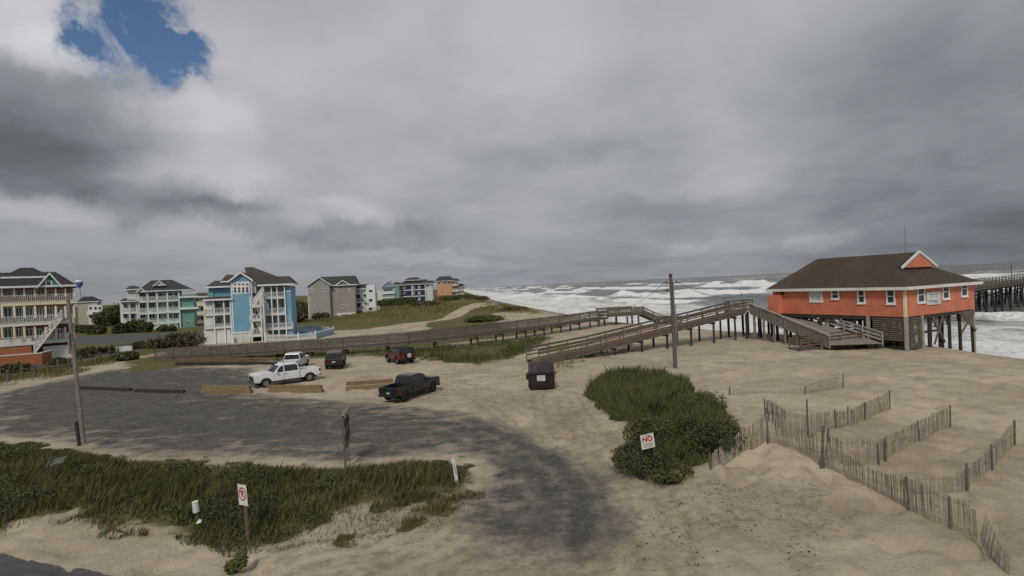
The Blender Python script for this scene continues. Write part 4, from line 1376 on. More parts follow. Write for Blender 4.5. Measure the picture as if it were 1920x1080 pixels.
# ------------------------------------------------------------------ vegetation
def soup(name, verts, faces_n, mat, tint, parent=None, kind=None):
    """verts (n, k, 3): n separate k-cornered faces"""
    n, k, _ = verts.shape
    me = bpy.data.meshes.new(name)
    me.vertices.add(n * k); me.vertices.foreach_set('co', verts.reshape(-1).astype(np.float32))
    me.loops.add(n * k); me.loops.foreach_set('vertex_index', np.arange(n * k, dtype=np.int32))
    me.polygons.add(n); me.polygons.foreach_set('loop_start', np.arange(0, n * k, k, dtype=np.int32))
    me.update(calc_edges=True)
    a = me.attributes.new('tint', 'FLOAT', 'POINT')
    a.data.foreach_set('value', np.repeat(tint, k).astype(np.float32))
    me.materials.append(mat)
    o = bpy.data.objects.new(name, me)
    COL.objects.link(o)
    if parent is not None: o.parent = parent
    if kind: o['kind'] = kind
    return o

def leaf_material(name, c0, c1, c2):
    g = NT(name)
    t = g.attr('tint')
    k = g.mix(g.ss(t, 0, .55), c0, c1)
    k = g.mix(g.ss(t, .6, 1), k, c2)
    return g.set(**{'Base Color': k, 'Roughness': .9, 'Specular IOR Level': .03})

L_DARK = leaf_material('dark_green_leaves', (.050, .058, .026), (.088, .100, .044), (.150, .140, .070))
L_VERGE = leaf_material('verge_leaves', (.058, .066, .028), (.105, .112, .048), (.18, .155, .085))
G_VERGE = leaf_material('verge_grass_blades', (.082, .092, .036), (.140, .140, .060), (.25, .205, .115))
L_OLIVE = leaf_material('olive_leaves', (0.056, 0.065, 0.028), (0.102, 0.109, 0.046), (0.178, 0.155, 0.078))
L_BROWN = leaf_material('brown_green_leaves', (0.062, 0.056, 0.031), (0.116, 0.099, 0.056), (0.194, 0.155, 0.093))
G_GREEN = leaf_material('green_grass', (.080, .094, .036), (.125, .138, .055), (.21, .185, .095))
G_DRY = leaf_material('dry_grass', (0.116, 0.105, 0.043), (0.202, 0.174, 0.078), (0.326, 0.271, 0.147))

def blades(P, hgt, wid, lean, rng):
    n = len(P)
    az = rng.random(n) * 2 * np.pi
    w = np.stack([np.cos(az), np.sin(az), np.zeros(n)], 1) * (wid / 2)[:, None]
    la = rng.normal(.6, 1.0, n)
    ld = np.stack([np.cos(la), np.sin(la), np.zeros(n)], 1) * (hgt * lean)[:, None]
    up = np.stack([np.zeros(n), np.zeros(n), hgt], 1)
    mid = P + up * .55 + ld * .3
    tip = P + up + ld
    return np.stack([P - w, P + w, mid + w * .8, tip, mid - w * .8], 1)

def leaves(P, size, rng, updown=.6):
    n = len(P)
    a = rng.normal(size=(n, 3)); a /= np.linalg.norm(a, axis=1)[:, None]
    b = rng.normal(size=(n, 3)); b[:, 2] += updown
    b -= a * (a * b).sum(1)[:, None]; b /= np.linalg.norm(b, axis=1)[:, None] + 1e-9
    s = size[:, None]
    return np.stack([P - a * s * .45, P + b * s * .9, P + a * s * .45, P - b * s * .9], 1)

def fill(poly, n, rng, soft=0.0, dens=None):
    p = np.array(poly); lo = p.min(0) - soft; hi = p.max(0) + soft
    out = []; got = 0
    while got < n:
        q = rng.random((n * 2, 2)) * (hi - lo) + lo
        sdv = poly_sd(q[:, 0], q[:, 1], poly)
        keep = sdv + (fbm(q[:, 0] * .8, q[:, 1] * .8, 3, 3) - .5) * 2.4 * max(soft, .3) > 0
        if dens is not None:
            keep &= rng.random(len(q)) < dens(q[:, 0], q[:, 1])
        q = q[keep]; out.append(q); got += len(q)
        if len(q) == 0: break
    return np.concatenate(out)[:n]

rng = np.random.default_rng(5)
# verge in the foreground: dense low leafy growth with grass through it
def verge():
    q = fill(VEG_FRONT, 95000, rng, 1.3, dens=lambda x, y: .08 + .92 * sstep(.38, .56, fbm(x * .9, y * 1.1, 4, 7)))
    lump = fbm(q[:, 0] * .55, q[:, 1] * .75, 3, 2)
    edge = np.clip(poly_sd(q[:, 0], q[:, 1], VEG_FRONT) / 1.3, .15, 1)
    top = (.08 + .62 * sstep(.35, .75, lump)) * edge
    z = ground_height(q[:, 0], q[:, 1]) - .03 + top * rng.random(len(q)) ** .6
    P = np.column_stack([q, z])
    tint = np.clip(.20 + 1.2 * (fbm(q[:, 0] * .35, q[:, 1] * .5, 3, 6) - .35) + .28 * rng.random(len(q)) * (1 - edge * .4) + .22 * rng.random(len(q)) ** 4, 0, 1)
    o = soup('verge_plants', leaves(P, .03 + .045 * rng.random(len(q)), rng), 4, L_VERGE, tint, kind='stuff')
    tag(o, 'dense dark green low plants on the verge in front of the lot', 'plants', kind='stuff')
    q = fill(VEG_FRONT, 46000, rng, 1.6, dens=lambda x, y: .08 + .92 * sstep(.36, .58, fbm(x * .7 + 9, y * .9, 4, 3)))
    edge = np.clip(poly_sd(q[:, 0], q[:, 1], VEG_FRONT) / 1.2 + .3, .2, 1)
    hh = (.18 + .36 * rng.random(len(q))) * edge * (.6 + .7 * fbm(q[:, 0] * .6, q[:, 1] * .6, 2, 4))
    P = np.column_stack([q, ground_height(q[:, 0], q[:, 1]) - .03])
    tint = np.clip(.15 + .6 * rng.random(len(q)) ** 2 + .35 * (1 - edge) + .4 * (fbm(q[:, 0] * .3, q[:, 1] * .4, 2, 1) - .45), 0, 1)
    o = soup('verge_grass', blades(P, hh, .014 + .012 * rng.random(len(q)), .45, rng), 5, G_VERGE, tint, kind='stuff')
    tag(o, 'tall green grass growing through the verge in front of the lot', 'grass', kind='stuff')
verge()
VEDGE = gpoly([(-60, 985), (60, 965), (140, 955), (260, 985), (420, 1015), (540, 1005), (650, 950), (720, 925), (880, 905), (890, 930), (760, 955), (680, 985), (560, 1030), (430, 1042), (250, 1012), (120, 985), (-60, 1010)])

def sand_litter():
    q = np.concatenate([fill(LITTER[0], 260, rng, .5), fill(LITTER[1], 420, rng, .5), fill(LITTER[2], 200, rng, .8), fill(SPARSE_L, 260, rng, .5)])
    P = np.column_stack([q, ground_height(q[:, 0], q[:, 1]) + .012])
    v = leaves(P, .022 + .055 * rng.random(len(q)) ** 2, rng, 0)
    v[:, :, 2] = P[:, None, 2] + (v[:, :, 2] - P[:, None, 2]) * .35
    o = soup('beach_litter', v, 4, L_BROWN, rng.random(len(q)) * .6, kind='stuff')
    tag(o, 'scattered dry bits of reed and shell on the sand', 'debris', kind='stuff')
SPARSE_L = gpoly([(1180, 950), (1300, 930), (1420, 1060), (1200, 1070)])
sand_litter()

def grass_patch(poly, n, h0, h1, w0, mat, label, soft=.6, clump=.35, lean=.35, name='dune_grass', thr=(.35, .6), hold=None):
    q = fill(poly, n, rng, soft, dens=lambda x, y: sstep(thr[0], thr[1], fbm(x * clump, y * clump, 3, 4)) * .97 + .03)
    if hold is not None:
        q = q[hold(q[:, 0], q[:, 1])]
    edge = np.clip(poly_sd(q[:, 0], q[:, 1], poly) / (soft * 2 + .2) + .35, .3, 1)
    hh = (h0 + (h1 - h0) * rng.random(len(q))) * edge * (.65 + .7 * fbm(q[:, 0] * .9, q[:, 1] * .9, 2, 7))
    P = np.column_stack([q, ground_height(q[:, 0], q[:, 1]) - .05])
    tint = np.clip(.1 + .55 * rng.random(len(q)) + .5 * (fbm(q[:, 0] * .3, q[:, 1] * .3, 2, 2) - .4), 0, 1)
    o = soup(name, blades(P, hh, w0 * (.7 + .6 * rng.random(len(q))), lean, rng), 5, mat, tint, kind='stuff')
    return tag(o, label, 'grass', kind='stuff')

grass_patch(VEG_A, 42000, .75, 1.35, .022, G_GREEN, 'thick green dune grass mound right of the dumpster', .4, .5, .4, thr=(.05, .3))
grass_patch(VEG_MID, 10000, .35, .85, .03, G_GREEN, 'ragged dune grass below the boardwalk, left of the dumpster', 1.0, .3, thr=(.38, .62))
onpath = lambda x, y: np.minimum(np.minimum(line_dist(x, y, SAND_PATH[0]), line_dist(x, y, SAND_PATH[1])), line_dist(x, y, SAND_PATH[2])) > 3
grass_patch(VEG_BACK, 30000, .35, .75, .07, G_DRY, 'dry dune grass on the rolling dunes behind the boardwalk', 1.5, .12, hold=onpath)
FARD = [(-75, 160), (-30, 130), (6, 125), (8, 165), (-8, 260), (-25, 340), (-70, 360), (-90, 260)]
grass_patch(FARD, 26000, .5, 1.0, .16, G_DRY, 'dry grass over the far dunes in front of the last houses', 3, .06, hold=onpath)
grass_patch(VEDGE, 9000, .12, .45, .016, G_VERGE, 'ragged grass thinning onto the sand along the lower edge of the verge', .5, .9, .5, thr=(.42, .6))
grass_patch(VEG_FRONT, 9000, .25, .62, .014, G_DRY, 'dry seedy stalks standing in the verge in front of the lot', .6, .5, .4, thr=(.4, .6))
LOT_EDGE = gpoly([(-40, 735), (60, 715), (150, 700), (235, 676), (240, 664), (150, 680), (0, 706), (-60, 715)])
grass_patch(LOT_EDGE, 9000, .2, .5, .03, G_DRY, 'rough grass along the post fence at the left of the lot', .6, .4)
SPARSE = gpoly([(640, 960), (760, 935), (880, 910), (900, 925), (830, 975), (740, 1010), (620, 1030), (480, 1040), (430, 1075), (440, 1022), (560, 1010)])
grass_patch(SPARSE, 5200, .06, .26, .018, G_DRY, 'sparse tufts and trash of dry plants on the sand below the verge', .4, 1.1, thr=(.48, .66))
DUNE_TUFT = gpoly([(1040, 655), (1180, 640), (1200, 655), (1130, 672), (1060, 700), (1030, 700)])
grass_patch(DUNE_TUFT, 1800, .2, .5, .03, G_DRY, 'thin tufts of grass on the sand beside the long ramp', .4, .7, thr=(.45, .6))
LOT_TUFT = gpoly([(380, 745), (620, 742), (640, 758), (380, 765)])
grass_patch(LOT_TUFT, 1500, .06, .16, .025, G_DRY, 'thin weeds in the sand in front of the parking timbers', .4, .8, thr=(.5, .65))

def shrub(name, label, loc, rx, ry, h, n, leaf, mat, group=None, cat='shrub', lumps=9, seed=0, stems=5, spread=.72):
    r = np.random.default_rng(seed + 40)
    root = thing(name, label, cat, loc, 0, group)
    # a crown of overlapping uneven clumps, leaves thickest near each clump's skin
    cs = []
    for i in range(lumps):
        a = r.random() * 2 * np.pi; d = r.random() ** .5 * spread
        cr = .20 + .36 * r.random() ** 1.3
        cz = .30 + .52 * r.random() * (1 - d * .6)
        cs.append((math.cos(a) * d, math.sin(a) * d, cz, cr))
    per = n // lumps
    P = []; T = []
    for cx, cy, cz, cr in cs:
        d = r.normal(size=(per, 3)); d /= np.linalg.norm(d, axis=1)[:, None]
        d *= (cr * (.45 + .6 * r.random(per) ** .5))[:, None]
        d *= (1 + .35 * (vnoise(d[:, 0] * 9 + cx * 7, d[:, 2] * 9 + cy * 5, seed) - .5))[:, None]
        d *= np.where(r.random(per) < .07, 1.15 + .35 * r.random(per), 1.0)[:, None]
        q = np.array([cx, cy, cz]) + d * np.array([1, 1, .95])
        P.append(q); T.append(np.full(per, r.random() * .35))
    P = np.concatenate(P); T = np.concatenate(T)
    k = P[:, 2] > .0
    P = P[k] * np.array([rx, ry, h]); T = T[k]
    tint = np.clip(.1 + T + .38 * r.random(len(P)) + .12 * (r.random(len(P)) < .05), 0, 1)
    soup('foliage', leaves(P, leaf * (.6 + .8 * r.random(len(P))), r), 4, mat, tint, root)
    m = MB()
    for i in range(stems):
        c = cs[i % len(cs)]
        m.cyl((c[0] * rx * .15, c[1] * ry * .15, -.25), (c[0] * rx * .8, c[1] * ry * .8, c[2] * h * .9), .03 + .02 * h, .012, 6)
    m.build('stem', W_DARK, root)
    return root

NEARSH = 'dark shrubs on the dune beside the sand fence'
for k, (px, py, rx, ry, hh, lab) in enumerate([
        (1212, 872, 1.35, 1.1, .95, 'dark green shrub right behind the white sign'),
        (1322, 838, 1.15, 1.1, 1.15, 'dark green shrub touching the left end of the sand fence'),
        (1305, 782, 1.35, 1.3, 1.15, 'brownish green shrub, farthest back of the dark dune shrubs'),
        (1262, 835, 1.4, 1.3, 1.2, 'biggest dark green shrub in the middle of the dune bushes'),
        (1242, 893, .75, .7, .6, 'small scrubby bush nearest the road, below the white sign')]):
    shrub('shrub', lab, tuple(PG(px, py)), rx, ry, hh, (15000, 13000, 14000, 17000, 4500)[k], .05, (L_DARK, L_DARK, L_OLIVE, L_VERGE, L_OLIVE)[k], NEARSH, seed=k, lumps=20, spread=1.15)
grass_patch(VEG_B, 15000, .45, 1.0, .018, G_GREEN, 'loose green grass between and round the dark dune shrubs', .7, .8, .5, thr=(.25, .55))
grass_patch(VEG_A, 5000, .3, .8, .02, G_DRY, 'dry seedy grass through the green dune grass mound', .9, .8, .5, thr=(.3, .6))
shrub('shrub', 'yellowish green tuft of leaves beside the small bush by the road', tuple(PG(1270, 905)), .35, .3, .35, 700, .07, G_DRY, NEARSH, seed=9, lumps=4)
shrub('shrub', 'small green weed at the bottom edge under the no parking sign', tuple(PG(446, 1072)), .3, .3, .5, 900, .06, G_GREEN, seed=12, lumps=5)

HS = 'shrubs and small trees round the beach houses'
for k, (px, py, rx, ry, hh, Y, mat, lab) in enumerate([
        (325, 654, 4.2, 2.6, 2.2, 88, L_BROWN, 'wide brownish bush left of the blue house'),
        (276, 654, 2.0, 1.6, 1.0, 90, L_BROWN, 'low brownish bush beside the street, left of the wide bush'),
        (603, 596, 2.6, 2, 2.0, 160, L_DARK, 'round dark bush at the foot of the grey house'),
        (258, 620, 2.4, 2.2, 3.4, 140, L_DARK, 'dark tree in front of the left part of the sea-green house'),
        (276, 622, 1.9, 1.8, 2.4, 138, L_DARK, 'dark bush right of the tree before the sea-green house'),
        (228, 618, 2.0, 2, 2.6, 138, L_DARK, 'dark bush at the left corner of the sea-green house'),
        (203, 600, 4.5, 4, 5.6, 190, L_OLIVE, 'tall dark tree between the beige house and the sea-green house'),
        (219, 590, 3.6, 4, 7.0, 215, L_OLIVE, 'dark tree close behind the left end of the sea-green house'),
        (160, 606, 4.0, 3, 2.2, 150, L_DARK, 'dark hedge bush below the beige house'),
        (180, 612, 2.4, 2, 2.2, 140, L_DARK, 'rounded bush in front of the beige house, right of the hedge'),
        (562, 585, 5, 4, 6.0, 195, L_OLIVE, 'dark scrub tree between the blue house and the grey house'),
        (556, 592, 4, 3, 3.6, 150, L_BROWN, 'brownish bush behind the right corner of the blue house'),
        (306, 622, 1.5, 1.4, 1.5, 136, L_DARK, 'dark shrub under the long balconies of the sea-green house'),
        (322, 620, 1.2, 1.1, 1.4, 136, L_DARK, 'small dark shrub beside the steps of the sea-green house'),
        (730, 569, 9, 4, 3.5, 240, L_OLIVE, 'dark green hedge below the far sea-green house'),
        (760, 572, 5, 3, 2.8, 235, L_OLIVE, 'dark hedge piece next to the navy house steps'),
        (232, 668, 2.2, 1.4, 1.0, 72, L_OLIVE, 'grey-green bush at the end of the post fence'),
        (160, 668, 1.2, 1, 1.2, 78, L_DARK, 'dark bush at the right corner of the coral house'),
        (110, 690, 1.1, .9, .8, 71, L_DARK, 'dark bush under the coral house, left of the leaning pole'),
        (20, 700, 2.2, 1.2, .9, 64, L_DARK, 'dark bushes along the foot of the orange deck')]):
    q = AT(px, py, Y); z = H(q.x, q.y)
    shrub('tree' if hh > 3.2 else 'shrub', lab, (q.x, q.y, z - .05), rx, ry, hh, 4200 if hh > 2.5 else 2600, .13 + Y * .0018, mat, HS, 'tree' if hh > 3.2 else 'shrub', lumps=12, seed=20 + k)
# dune thickets
for k, (px, py, rx, Y, hh, lab) in enumerate([(845, 562, 5, 215, 2.2, 'dark thicket on the dune below the orange house'), (893, 566, 7, 225, 2.0, 'thicket on the dune crest nearest the surf'),
                                    (868, 556, 8, 290, 2.6, 'thicket on the far dune right of the orange house'), (800, 584, 5, 170, 1.6, 'low brown thicket on the near dune slope'),
                                    (905, 600, 4, 112, 1.3, 'low thicket on the dune just behind the boardwalk'), (962, 588, 4, 135, 1.1, 'low scrub on the crest above the beach')]):
    q = AT(px, py, Y)
    shrub('dune_thicket', lab, (q.x, q.y, H(q.x, q.y) + .2), rx, rx * .8, hh, 2600, .30, L_BROWN if k % 2 else L_OLIVE, 'thickets on the far dunes', seed=70 + k, lumps=12)

# ------------------------------------------------------------------ vehicles (x forward, y left, z up, origin on the ground in mid length)
RUBBER = paint('tyre_rubber', (.022, .022, .022), .9, .2, 6)
RIM = paint('alloy_rim', (.32, .32, .33), .35, .1, metal=.7)
RIM_D = paint('dark_rim', (.05, .05, .05), .4, .1, metal=.5)
BLACKP = paint('black_plastic', (.020, .020, .021), .6, .2)
CHROME = paint('chrome', (.45, .45, .46), .2, .05, metal=1.0)
RED_L = paint('red_lens', (.10, .010, .010), .25, .1, spec=.5)
CLEAR_L = paint('clear_lens', (.45, .46, .47), .15, .1, spec=.5)
PLATE = paint('number_plate', (.50, .51, .52), .5, .1)
CGLASS = paint('car_glass', (.014, .017, .020), .06, .2, spec=.6)
UNDER = paint('under_body', (.012, .012, .012), .9, .1)

def car_paint(name, col, rough=.28, dust=.45):
    g = NT(name)
    p = g.coord()
    d = g.noise(g.scale(p, (1, 1, 1)), 3.0, 5, .65)
    sp = g.new('ShaderNodeSeparateXYZ'); g.put(sp.inputs[0], p)
    low = g.ss(sp.outputs[2], .85, .3)
    k = g.mix(g.math('MULTIPLY', g.math('MULTIPLY', low, g.ss(d, .35, .65)), dust), col, (.20, .17, .13))
    return g.set(**{'Base Color': k, 'Roughness': g.ss(d, .3, .7, rough, rough + .15), 'Coat Weight': .4, 'Coat Roughness': .1})

def arch(cx, r, z0, n=7):
    """the curve of a wheel arch, front to back"""
    a0 = math.asin(min(1, max(-1, (z0 - .40) / r)))
    return [(cx + r * math.cos(math.pi - a0 - (math.pi - 2 * a0) * i / n), .40 + r * math.sin(math.pi - a0 - (math.pi - 2 * a0) * i / n)) for i in range(n + 1)]

def extrude(outline, half, tuck, z_belt, parent, name, mat, bevel=.04, y0=None):
    """side outline pushed across the body; above the belt line the sides lean inwards"""
    hw = lambda z: half - max(0, z - z_belt) * tuck - max(0, .62 - z) * .10
    m = MB(); n = len(outline)
    vs = [(x, -hw(z), z) for x, z in outline] + [(x, hw(z), z) for x, z in outline]
    m.add(vs, [tuple(range(n)), tuple(range(2 * n - 1, n - 1, -1))] + [(i, i + n, (i + 1) % n + n, (i + 1) % n) for i in range(n)])
    return m.build(name, mat, parent, bevel=bevel)

def wheels(parent, xs, track, r=.40, w=.27, rim_mat=None):
    for x in xs:
        for s in (1, -1):
            m = MB(); n = 20
            prof = [(-w / 2, r * .62), (-w / 2, r * .93), (-w / 2 + .04, r), (w / 2 - .04, r), (w / 2, r * .93), (w / 2, r * .62)]
            vs = [(x + rr * math.cos(2 * math.pi * i / n), s * track + y, r + rr * math.sin(2 * math.pi * i / n)) for y, rr in prof for i in range(n)]
            m.add(vs, [(j * n + i, j * n + (i + 1) % n, (j + 1) * n + (i + 1) % n, (j + 1) * n + i) for j in range(len(prof) - 1) for i in range(n)])
            wh = bpy.data.objects.new('wheel', None); COL.objects.link(wh); wh.parent = parent; wh.empty_display_size = .1
            m.build('tyre', RUBBER, wh, smooth=True)
            m = MB().cyl((x, s * track - s * .02, r), (x, s * (track + w / 2 - .05), r), r * .62, r * .62, 18)
            for k in range(5):
                a = 2 * math.pi * k / 5
                m.beam((x, s * (track + w / 2 - .03), r), (x + math.cos(a) * r * .58, s * (track + w / 2 - .025), r + math.sin(a) * r * .58), .09, .05, (0, 1, 0))
            m.build('rim', rim_mat or RIM, wh)

def side_glass(parent, quads, half, tuck, belt, mat=CGLASS):
    hw = lambda z: half - max(0, z - belt) * tuck + .006
    for s in (1, -1):
        for q in quads:
            m = MB()
            vs = [(x, s * hw(z), z) for x, z in q] + [(x, s * (hw(z) - .03), z) for x, z in q]
            n = len(q)
            m.add(vs, [tuple(range(n)), tuple(range(2 * n - 1, n - 1, -1))] + [(i, (i + 1) % n, (i + 1) % n + n, i + n) for i in range(n)])
            m.build('side_window', mat, parent)

def slab(parent, name, mat, pts, t):
    """four corner points thickened along their normal"""
    p = [Vector(q) for q in pts]
    nr = (p[1] - p[0]).cross(p[3] - p[0]).normalized() * t
    m = MB().add(p + [q + nr for q in p], [(3, 2, 1, 0), (4, 5, 6, 7), (0, 1, 5, 4), (1, 2, 6, 5), (2, 3, 7, 6), (3, 0, 4, 7)])
    return m.build(name, mat, parent)

def pickup(label, loc, rz, paint_mat, rim=None, dark=False, group='vehicles parked in the sandy lot', cargo=False, size=1.0):
    t = thing('pickup_truck', label, 'pickup truck', loc, R(rz), group); t.scale = (size,) * 3
    HW, TK, BELT = .98, .30, 1.18
    fx, rx = 1.98, -1.92
    lower = [(-1.04, .50)] + [(fx - .52, .50)] + arch(fx, .50, .50)[1:-1] + [(fx + .50, .50), (2.92, .55), (2.97, 1.02), (2.93, 1.22), (2.45, 1.30), (1.42, 1.36), (1.36, 1.22), (-1.04, 1.22)]
    extrude(lower, HW, .10, 1.15, t, 'body', paint_mat)
    cab = [(-1.05, 1.19), (1.38, 1.19), (.70, 1.84), (.35, 1.94), (-.70, 1.93), (-.93, 1.85)]
    extrude(cab, HW - .02, TK, BELT, t, 'cab', paint_mat, .05)
    side_glass(t, [[(.42, 1.26), (1.14, 1.26), (.66, 1.77), (.42, 1.81)], [(-.88, 1.26), (.34, 1.26), (.34, 1.82), (-.66, 1.82), (-.84, 1.74)]], HW - .02, TK, BELT)
    w1, w2 = HW - .06 - .02, HW - .06 - .19
    slab(t, 'windscreen', CGLASS, [(1.36, -w1, 1.255), (1.36, w1, 1.255), (.78, w2, 1.815), (.78, -w2, 1.815)], .02)
    slab(t, 'rear_window', CGLASS, [(-1.058, w1 - .06, 1.30), (-1.058, -w1 + .06, 1.30), (-.955, -w2 + .04, 1.80), (-.955, w2 - .04, 1.80)], .02)
    # bed: two side walls, floor, tailgate
    bw = [(-2.92, .62), (rx - .52, .52)] + arch(rx, .50, .52)[1:-1] + [(rx + .52, .52), (-1.07, .52), (-1.07, 1.26), (-2.92, 1.24)]
    bd = bpy.data.objects.new('bed', None); COL.objects.link(bd); bd.parent = t; bd.empty_display_size = .1
    for s in (1, -1):
        MB().prism(bw, s * HW, s * (HW - .09)).build('bed_side', paint_mat, bd, bevel=.02)
    MB().box(-2.86, -1.08, -HW + .1, HW - .1, .70, .76).build('bed_floor', BLACKP, bd)
    MB().box(-2.94, -2.86, -HW + .02, HW - .02, .66, 1.23).build('tailgate', paint_mat, t, bevel=.02)
    MB().box(-2.7, 2.8, -.62, .62, .32, .60).build('chassis', UNDER, t)
    MB().prism([(-3.06, .50), (-2.95, .48), (-2.95, .66), (-3.06, .68)], -HW + .02, HW - .02).build('rear_bumper', BLACKP if dark else CHROME, t, bevel=.02)
    MB().prism([(2.88, .40), (3.02, .44), (3.04, .66), (2.94, .70)], -HW + .03, HW - .03).build('front_bumper', BLACKP if dark else CHROME, t, bevel=.02)
    gr = MB().box(2.93, 2.99, -.66, .66, .73, 1.09)
    for k in range(4):
        gr.box(2.99, 3.005, -.62, .62, .77 + k * .085, .80 + k * .085)
    gr.build('grille', paint('grille_dark', (.03, .035, .06), .35, metal=.3) if not dark else BLACKP, t, bevel=.015)
    for s in (1, -1):
        MB().box(2.86, 2.965, s * .69, s * .95, .80, 1.08).build('headlight', CLEAR_L, t, bevel=.02)
        MB().box(-2.955, -2.80, s * .88, s * .985, .86, 1.16).build('tail_light', RED_L, t, bevel=.015)
        MB().box(1.02, 1.16, s * 1.00, s * 1.22, 1.24, 1.46).build('mirror', BLACKP if dark else paint_mat, t, bevel=.03)
        MB().box(.18, .36, s * (HW + .002), s * (HW + .03), 1.06, 1.10).build('door_handle', BLACKP if dark else CHROME, t)
        MB().box(-.95, 1.3, s * (HW - .12), s * (HW + .06), .42, .48).build('side_step', BLACKP, t)
        MB().box(.375, .385, s * (HW - .01), s * (HW + .004), .56, 1.2).box(-.94, -.93, s * (HW - .01), s * (HW + .004), .56, 1.2).box(1.24, 1.25, s * (HW - .01), s * (HW + .004), .7, 1.2).build('door_seam', UNDER, t)
    MB().box(-2.975, -2.965 + .02, -.16, .16, .74, .86).build('licence_plate', PLATE, t)
    wheels(t, (fx, rx), .84, .41, .28, rim)
    if cargo:
        MB().box(-1.8, -1.15, -.7, .1, .77, 1.20).build('toolbox', paint('blue_grey_box', (.16, .20, .27), .5), t, bevel=.02)
        MB().box(-2.6, -1.9, .1, .75, .77, 1.28).build('cargo_box', OFFWHITE, t, bevel=.02)
    return t

def wagon(label, loc, rz, paint_mat, spare=False, roof=None, name='sport_utility', L2=2.2, group='vehicles parked in the sandy lot', size=1.0):
    t = thing(name, label, 'SUV', loc, R(rz), group); t.scale = (size,) * 3
    HW, TK, BELT = .93, .20, 1.12
    fx, rx = 1.42, -1.35
    lower = [(-L2, .62), (rx - .50, .50)] + arch(rx, .49, .50)[1:-1] + [(rx + .50, .50), (fx - .5, .50)] + arch(fx, .49, .50)[1:-1] + \
            [(fx + .5, .50), (L2, .60), (L2 + .02, 1.0), (L2 - .1, 1.10), (.98, 1.20), (-L2, 1.17)]
    extrude(lower, HW, .10, 1.1, t, 'body', paint_mat, .04)
    top = [(-L2 + .01, 1.15), (.96, 1.18), (.55, 1.76), (.30, 1.84), (-L2 + .18, 1.84), (-L2 + .08, 1.78)]
    extrude(top, HW - .03, TK, BELT, t, 'cabin', roof or paint_mat, .04)
    side_glass(t, [[(.10, 1.23), (.82, 1.23), (.50, 1.70), (.10, 1.72)], [(-.85, 1.23), (.02, 1.23), (.02, 1.72), (-.85, 1.72)],
                   [(-L2 + .18, 1.23), (-.93, 1.23), (-.93, 1.72), (-L2 + .22, 1.72)]], HW - .03, TK, BELT)
    slab(t, 'windscreen', CGLASS, [(.955, -.80, 1.24), (.955, .80, 1.24), (.58, .70, 1.72), (.58, -.70, 1.72)], .02)
    slab(t, 'rear_window', CGLASS, [(-L2 - .008, .72, 1.25), (-L2 - .008, -.72, 1.25), (-L2 + .058, -.64, 1.70), (-L2 + .058, .64, 1.70)], .02)
    MB().box(-L2 + .1, L2 - .1, -.6, .6, .30, .58).build('chassis', UNDER, t)
    MB().prism([(-L2 - .13, .48), (-L2, .46), (-L2, .70), (-L2 - .13, .70)], -.90, .90).build('rear_bumper', BLACKP, t, bevel=.02)
    MB().prism([(L2, .44), (L2 + .15, .46), (L2 + .15, .68), (L2, .70)], -.90, .90).build('front_bumper', BLACKP, t, bevel=.02)
    MB().box(L2, L2 + .03, -.5, .5, .74, 1.0).build('grille', BLACKP, t)
    for s in (1, -1):
        MB().cyl((L2 - .02, s * .68, .88), (L2 + .05, s * .68, .88), .10, .10, 12).build('headlight', CLEAR_L, t)
        MB().box(-L2 - .04, -L2 + .02, s * .74, s * .90, .86, 1.10).build('tail_light', RED_L, t, bevel=.01)
        MB().box(.72, .86, s * .95, s * 1.14, 1.22, 1.40).build('mirror', BLACKP, t, bevel=.03)
        MB().box(.055, .065, s * (HW - .01), s * (HW + .004), .55, 1.15).box(-.90, -.89, s * (HW - .01), s * (HW + .004), .6, 1.15).build('door_seam', UNDER, t)
        MB().box(-.1, .04, s * (HW + .002), s * (HW + .03), 1.00, 1.04).build('door_handle', BLACKP, t)
        for x in (fx, rx):
            MB().prism([(x + .60 * math.cos(a), .42 + .58 * math.sin(a)) for a in [math.pi * i / 8 for i in range(9)]] + [(x - .5 * math.cos(a), .42 + .49 * math.sin(a)) for a in [math.pi * i / 8 for i in range(9)]], s * (HW - .05), s * (HW + .05)).build('fender_flare', BLACKP, t)
    MB().box(-L2 - .05, -L2 - .012, -.18, .18, .78, .90).build('licence_plate', PLATE, t)
    if spare:
        sp = bpy.data.objects.new('spare_wheel', None); COL.objects.link(sp); sp.parent = t
        MB().cyl((-L2 - .03, -.12, 1.02), (-L2 - .28, -.12, 1.02), .38, .37, 20).build('tyre', RUBBER, sp, bevel=.03)
        MB().cyl((-L2 - .27, -.12, 1.02), (-L2 - .30, -.12, 1.02), .25, .22, 18).build('rim', PLATE, sp)
    wheels(t, (fx, rx), .80, .40, .27, RIM_D if not spare else None)
    return t

P_WHITE = car_paint('white_car_paint', (.72, .73, .74))
P_WHITE2 = car_paint('cream_white_car_paint', (.64, .64, .62))
P_BLACK = car_paint('black_car_paint', (.012, .012, .014), .22, .16)
P_MAROON = car_paint('dark_maroon_car_paint', (.030, .014, .018), .3)
P_RED = car_paint('deep_red_car_paint', (.11, .010, .012), .28)

def ground_loc(px, py):
    return tuple(PG(px, py))

pickup('white four-door pickup truck facing left, with loaded bed', ground_loc(536, 719), 220, P_WHITE, cargo=True, size=.93)
pickup('white pickup truck seen from behind, behind the other white pickup', ground_loc(553, 692), 97, P_WHITE2, size=.90)
pickup('black pickup truck in front of the parking timbers, tailgate towards us', ground_loc(771, 742), 63, P_BLACK, RIM_D, dark=True, size=.84)
wagon('dark maroon boxy SUV parked with its back to us', ground_loc(630, 688), 103, P_MAROON, size=.93)
wagon('deep red off-roader with a spare wheel on its back door', ground_loc(750, 680), 124, P_RED, spare=True, size=.94, roof=paint('black_soft_top', (.018, .015, .016), .8))

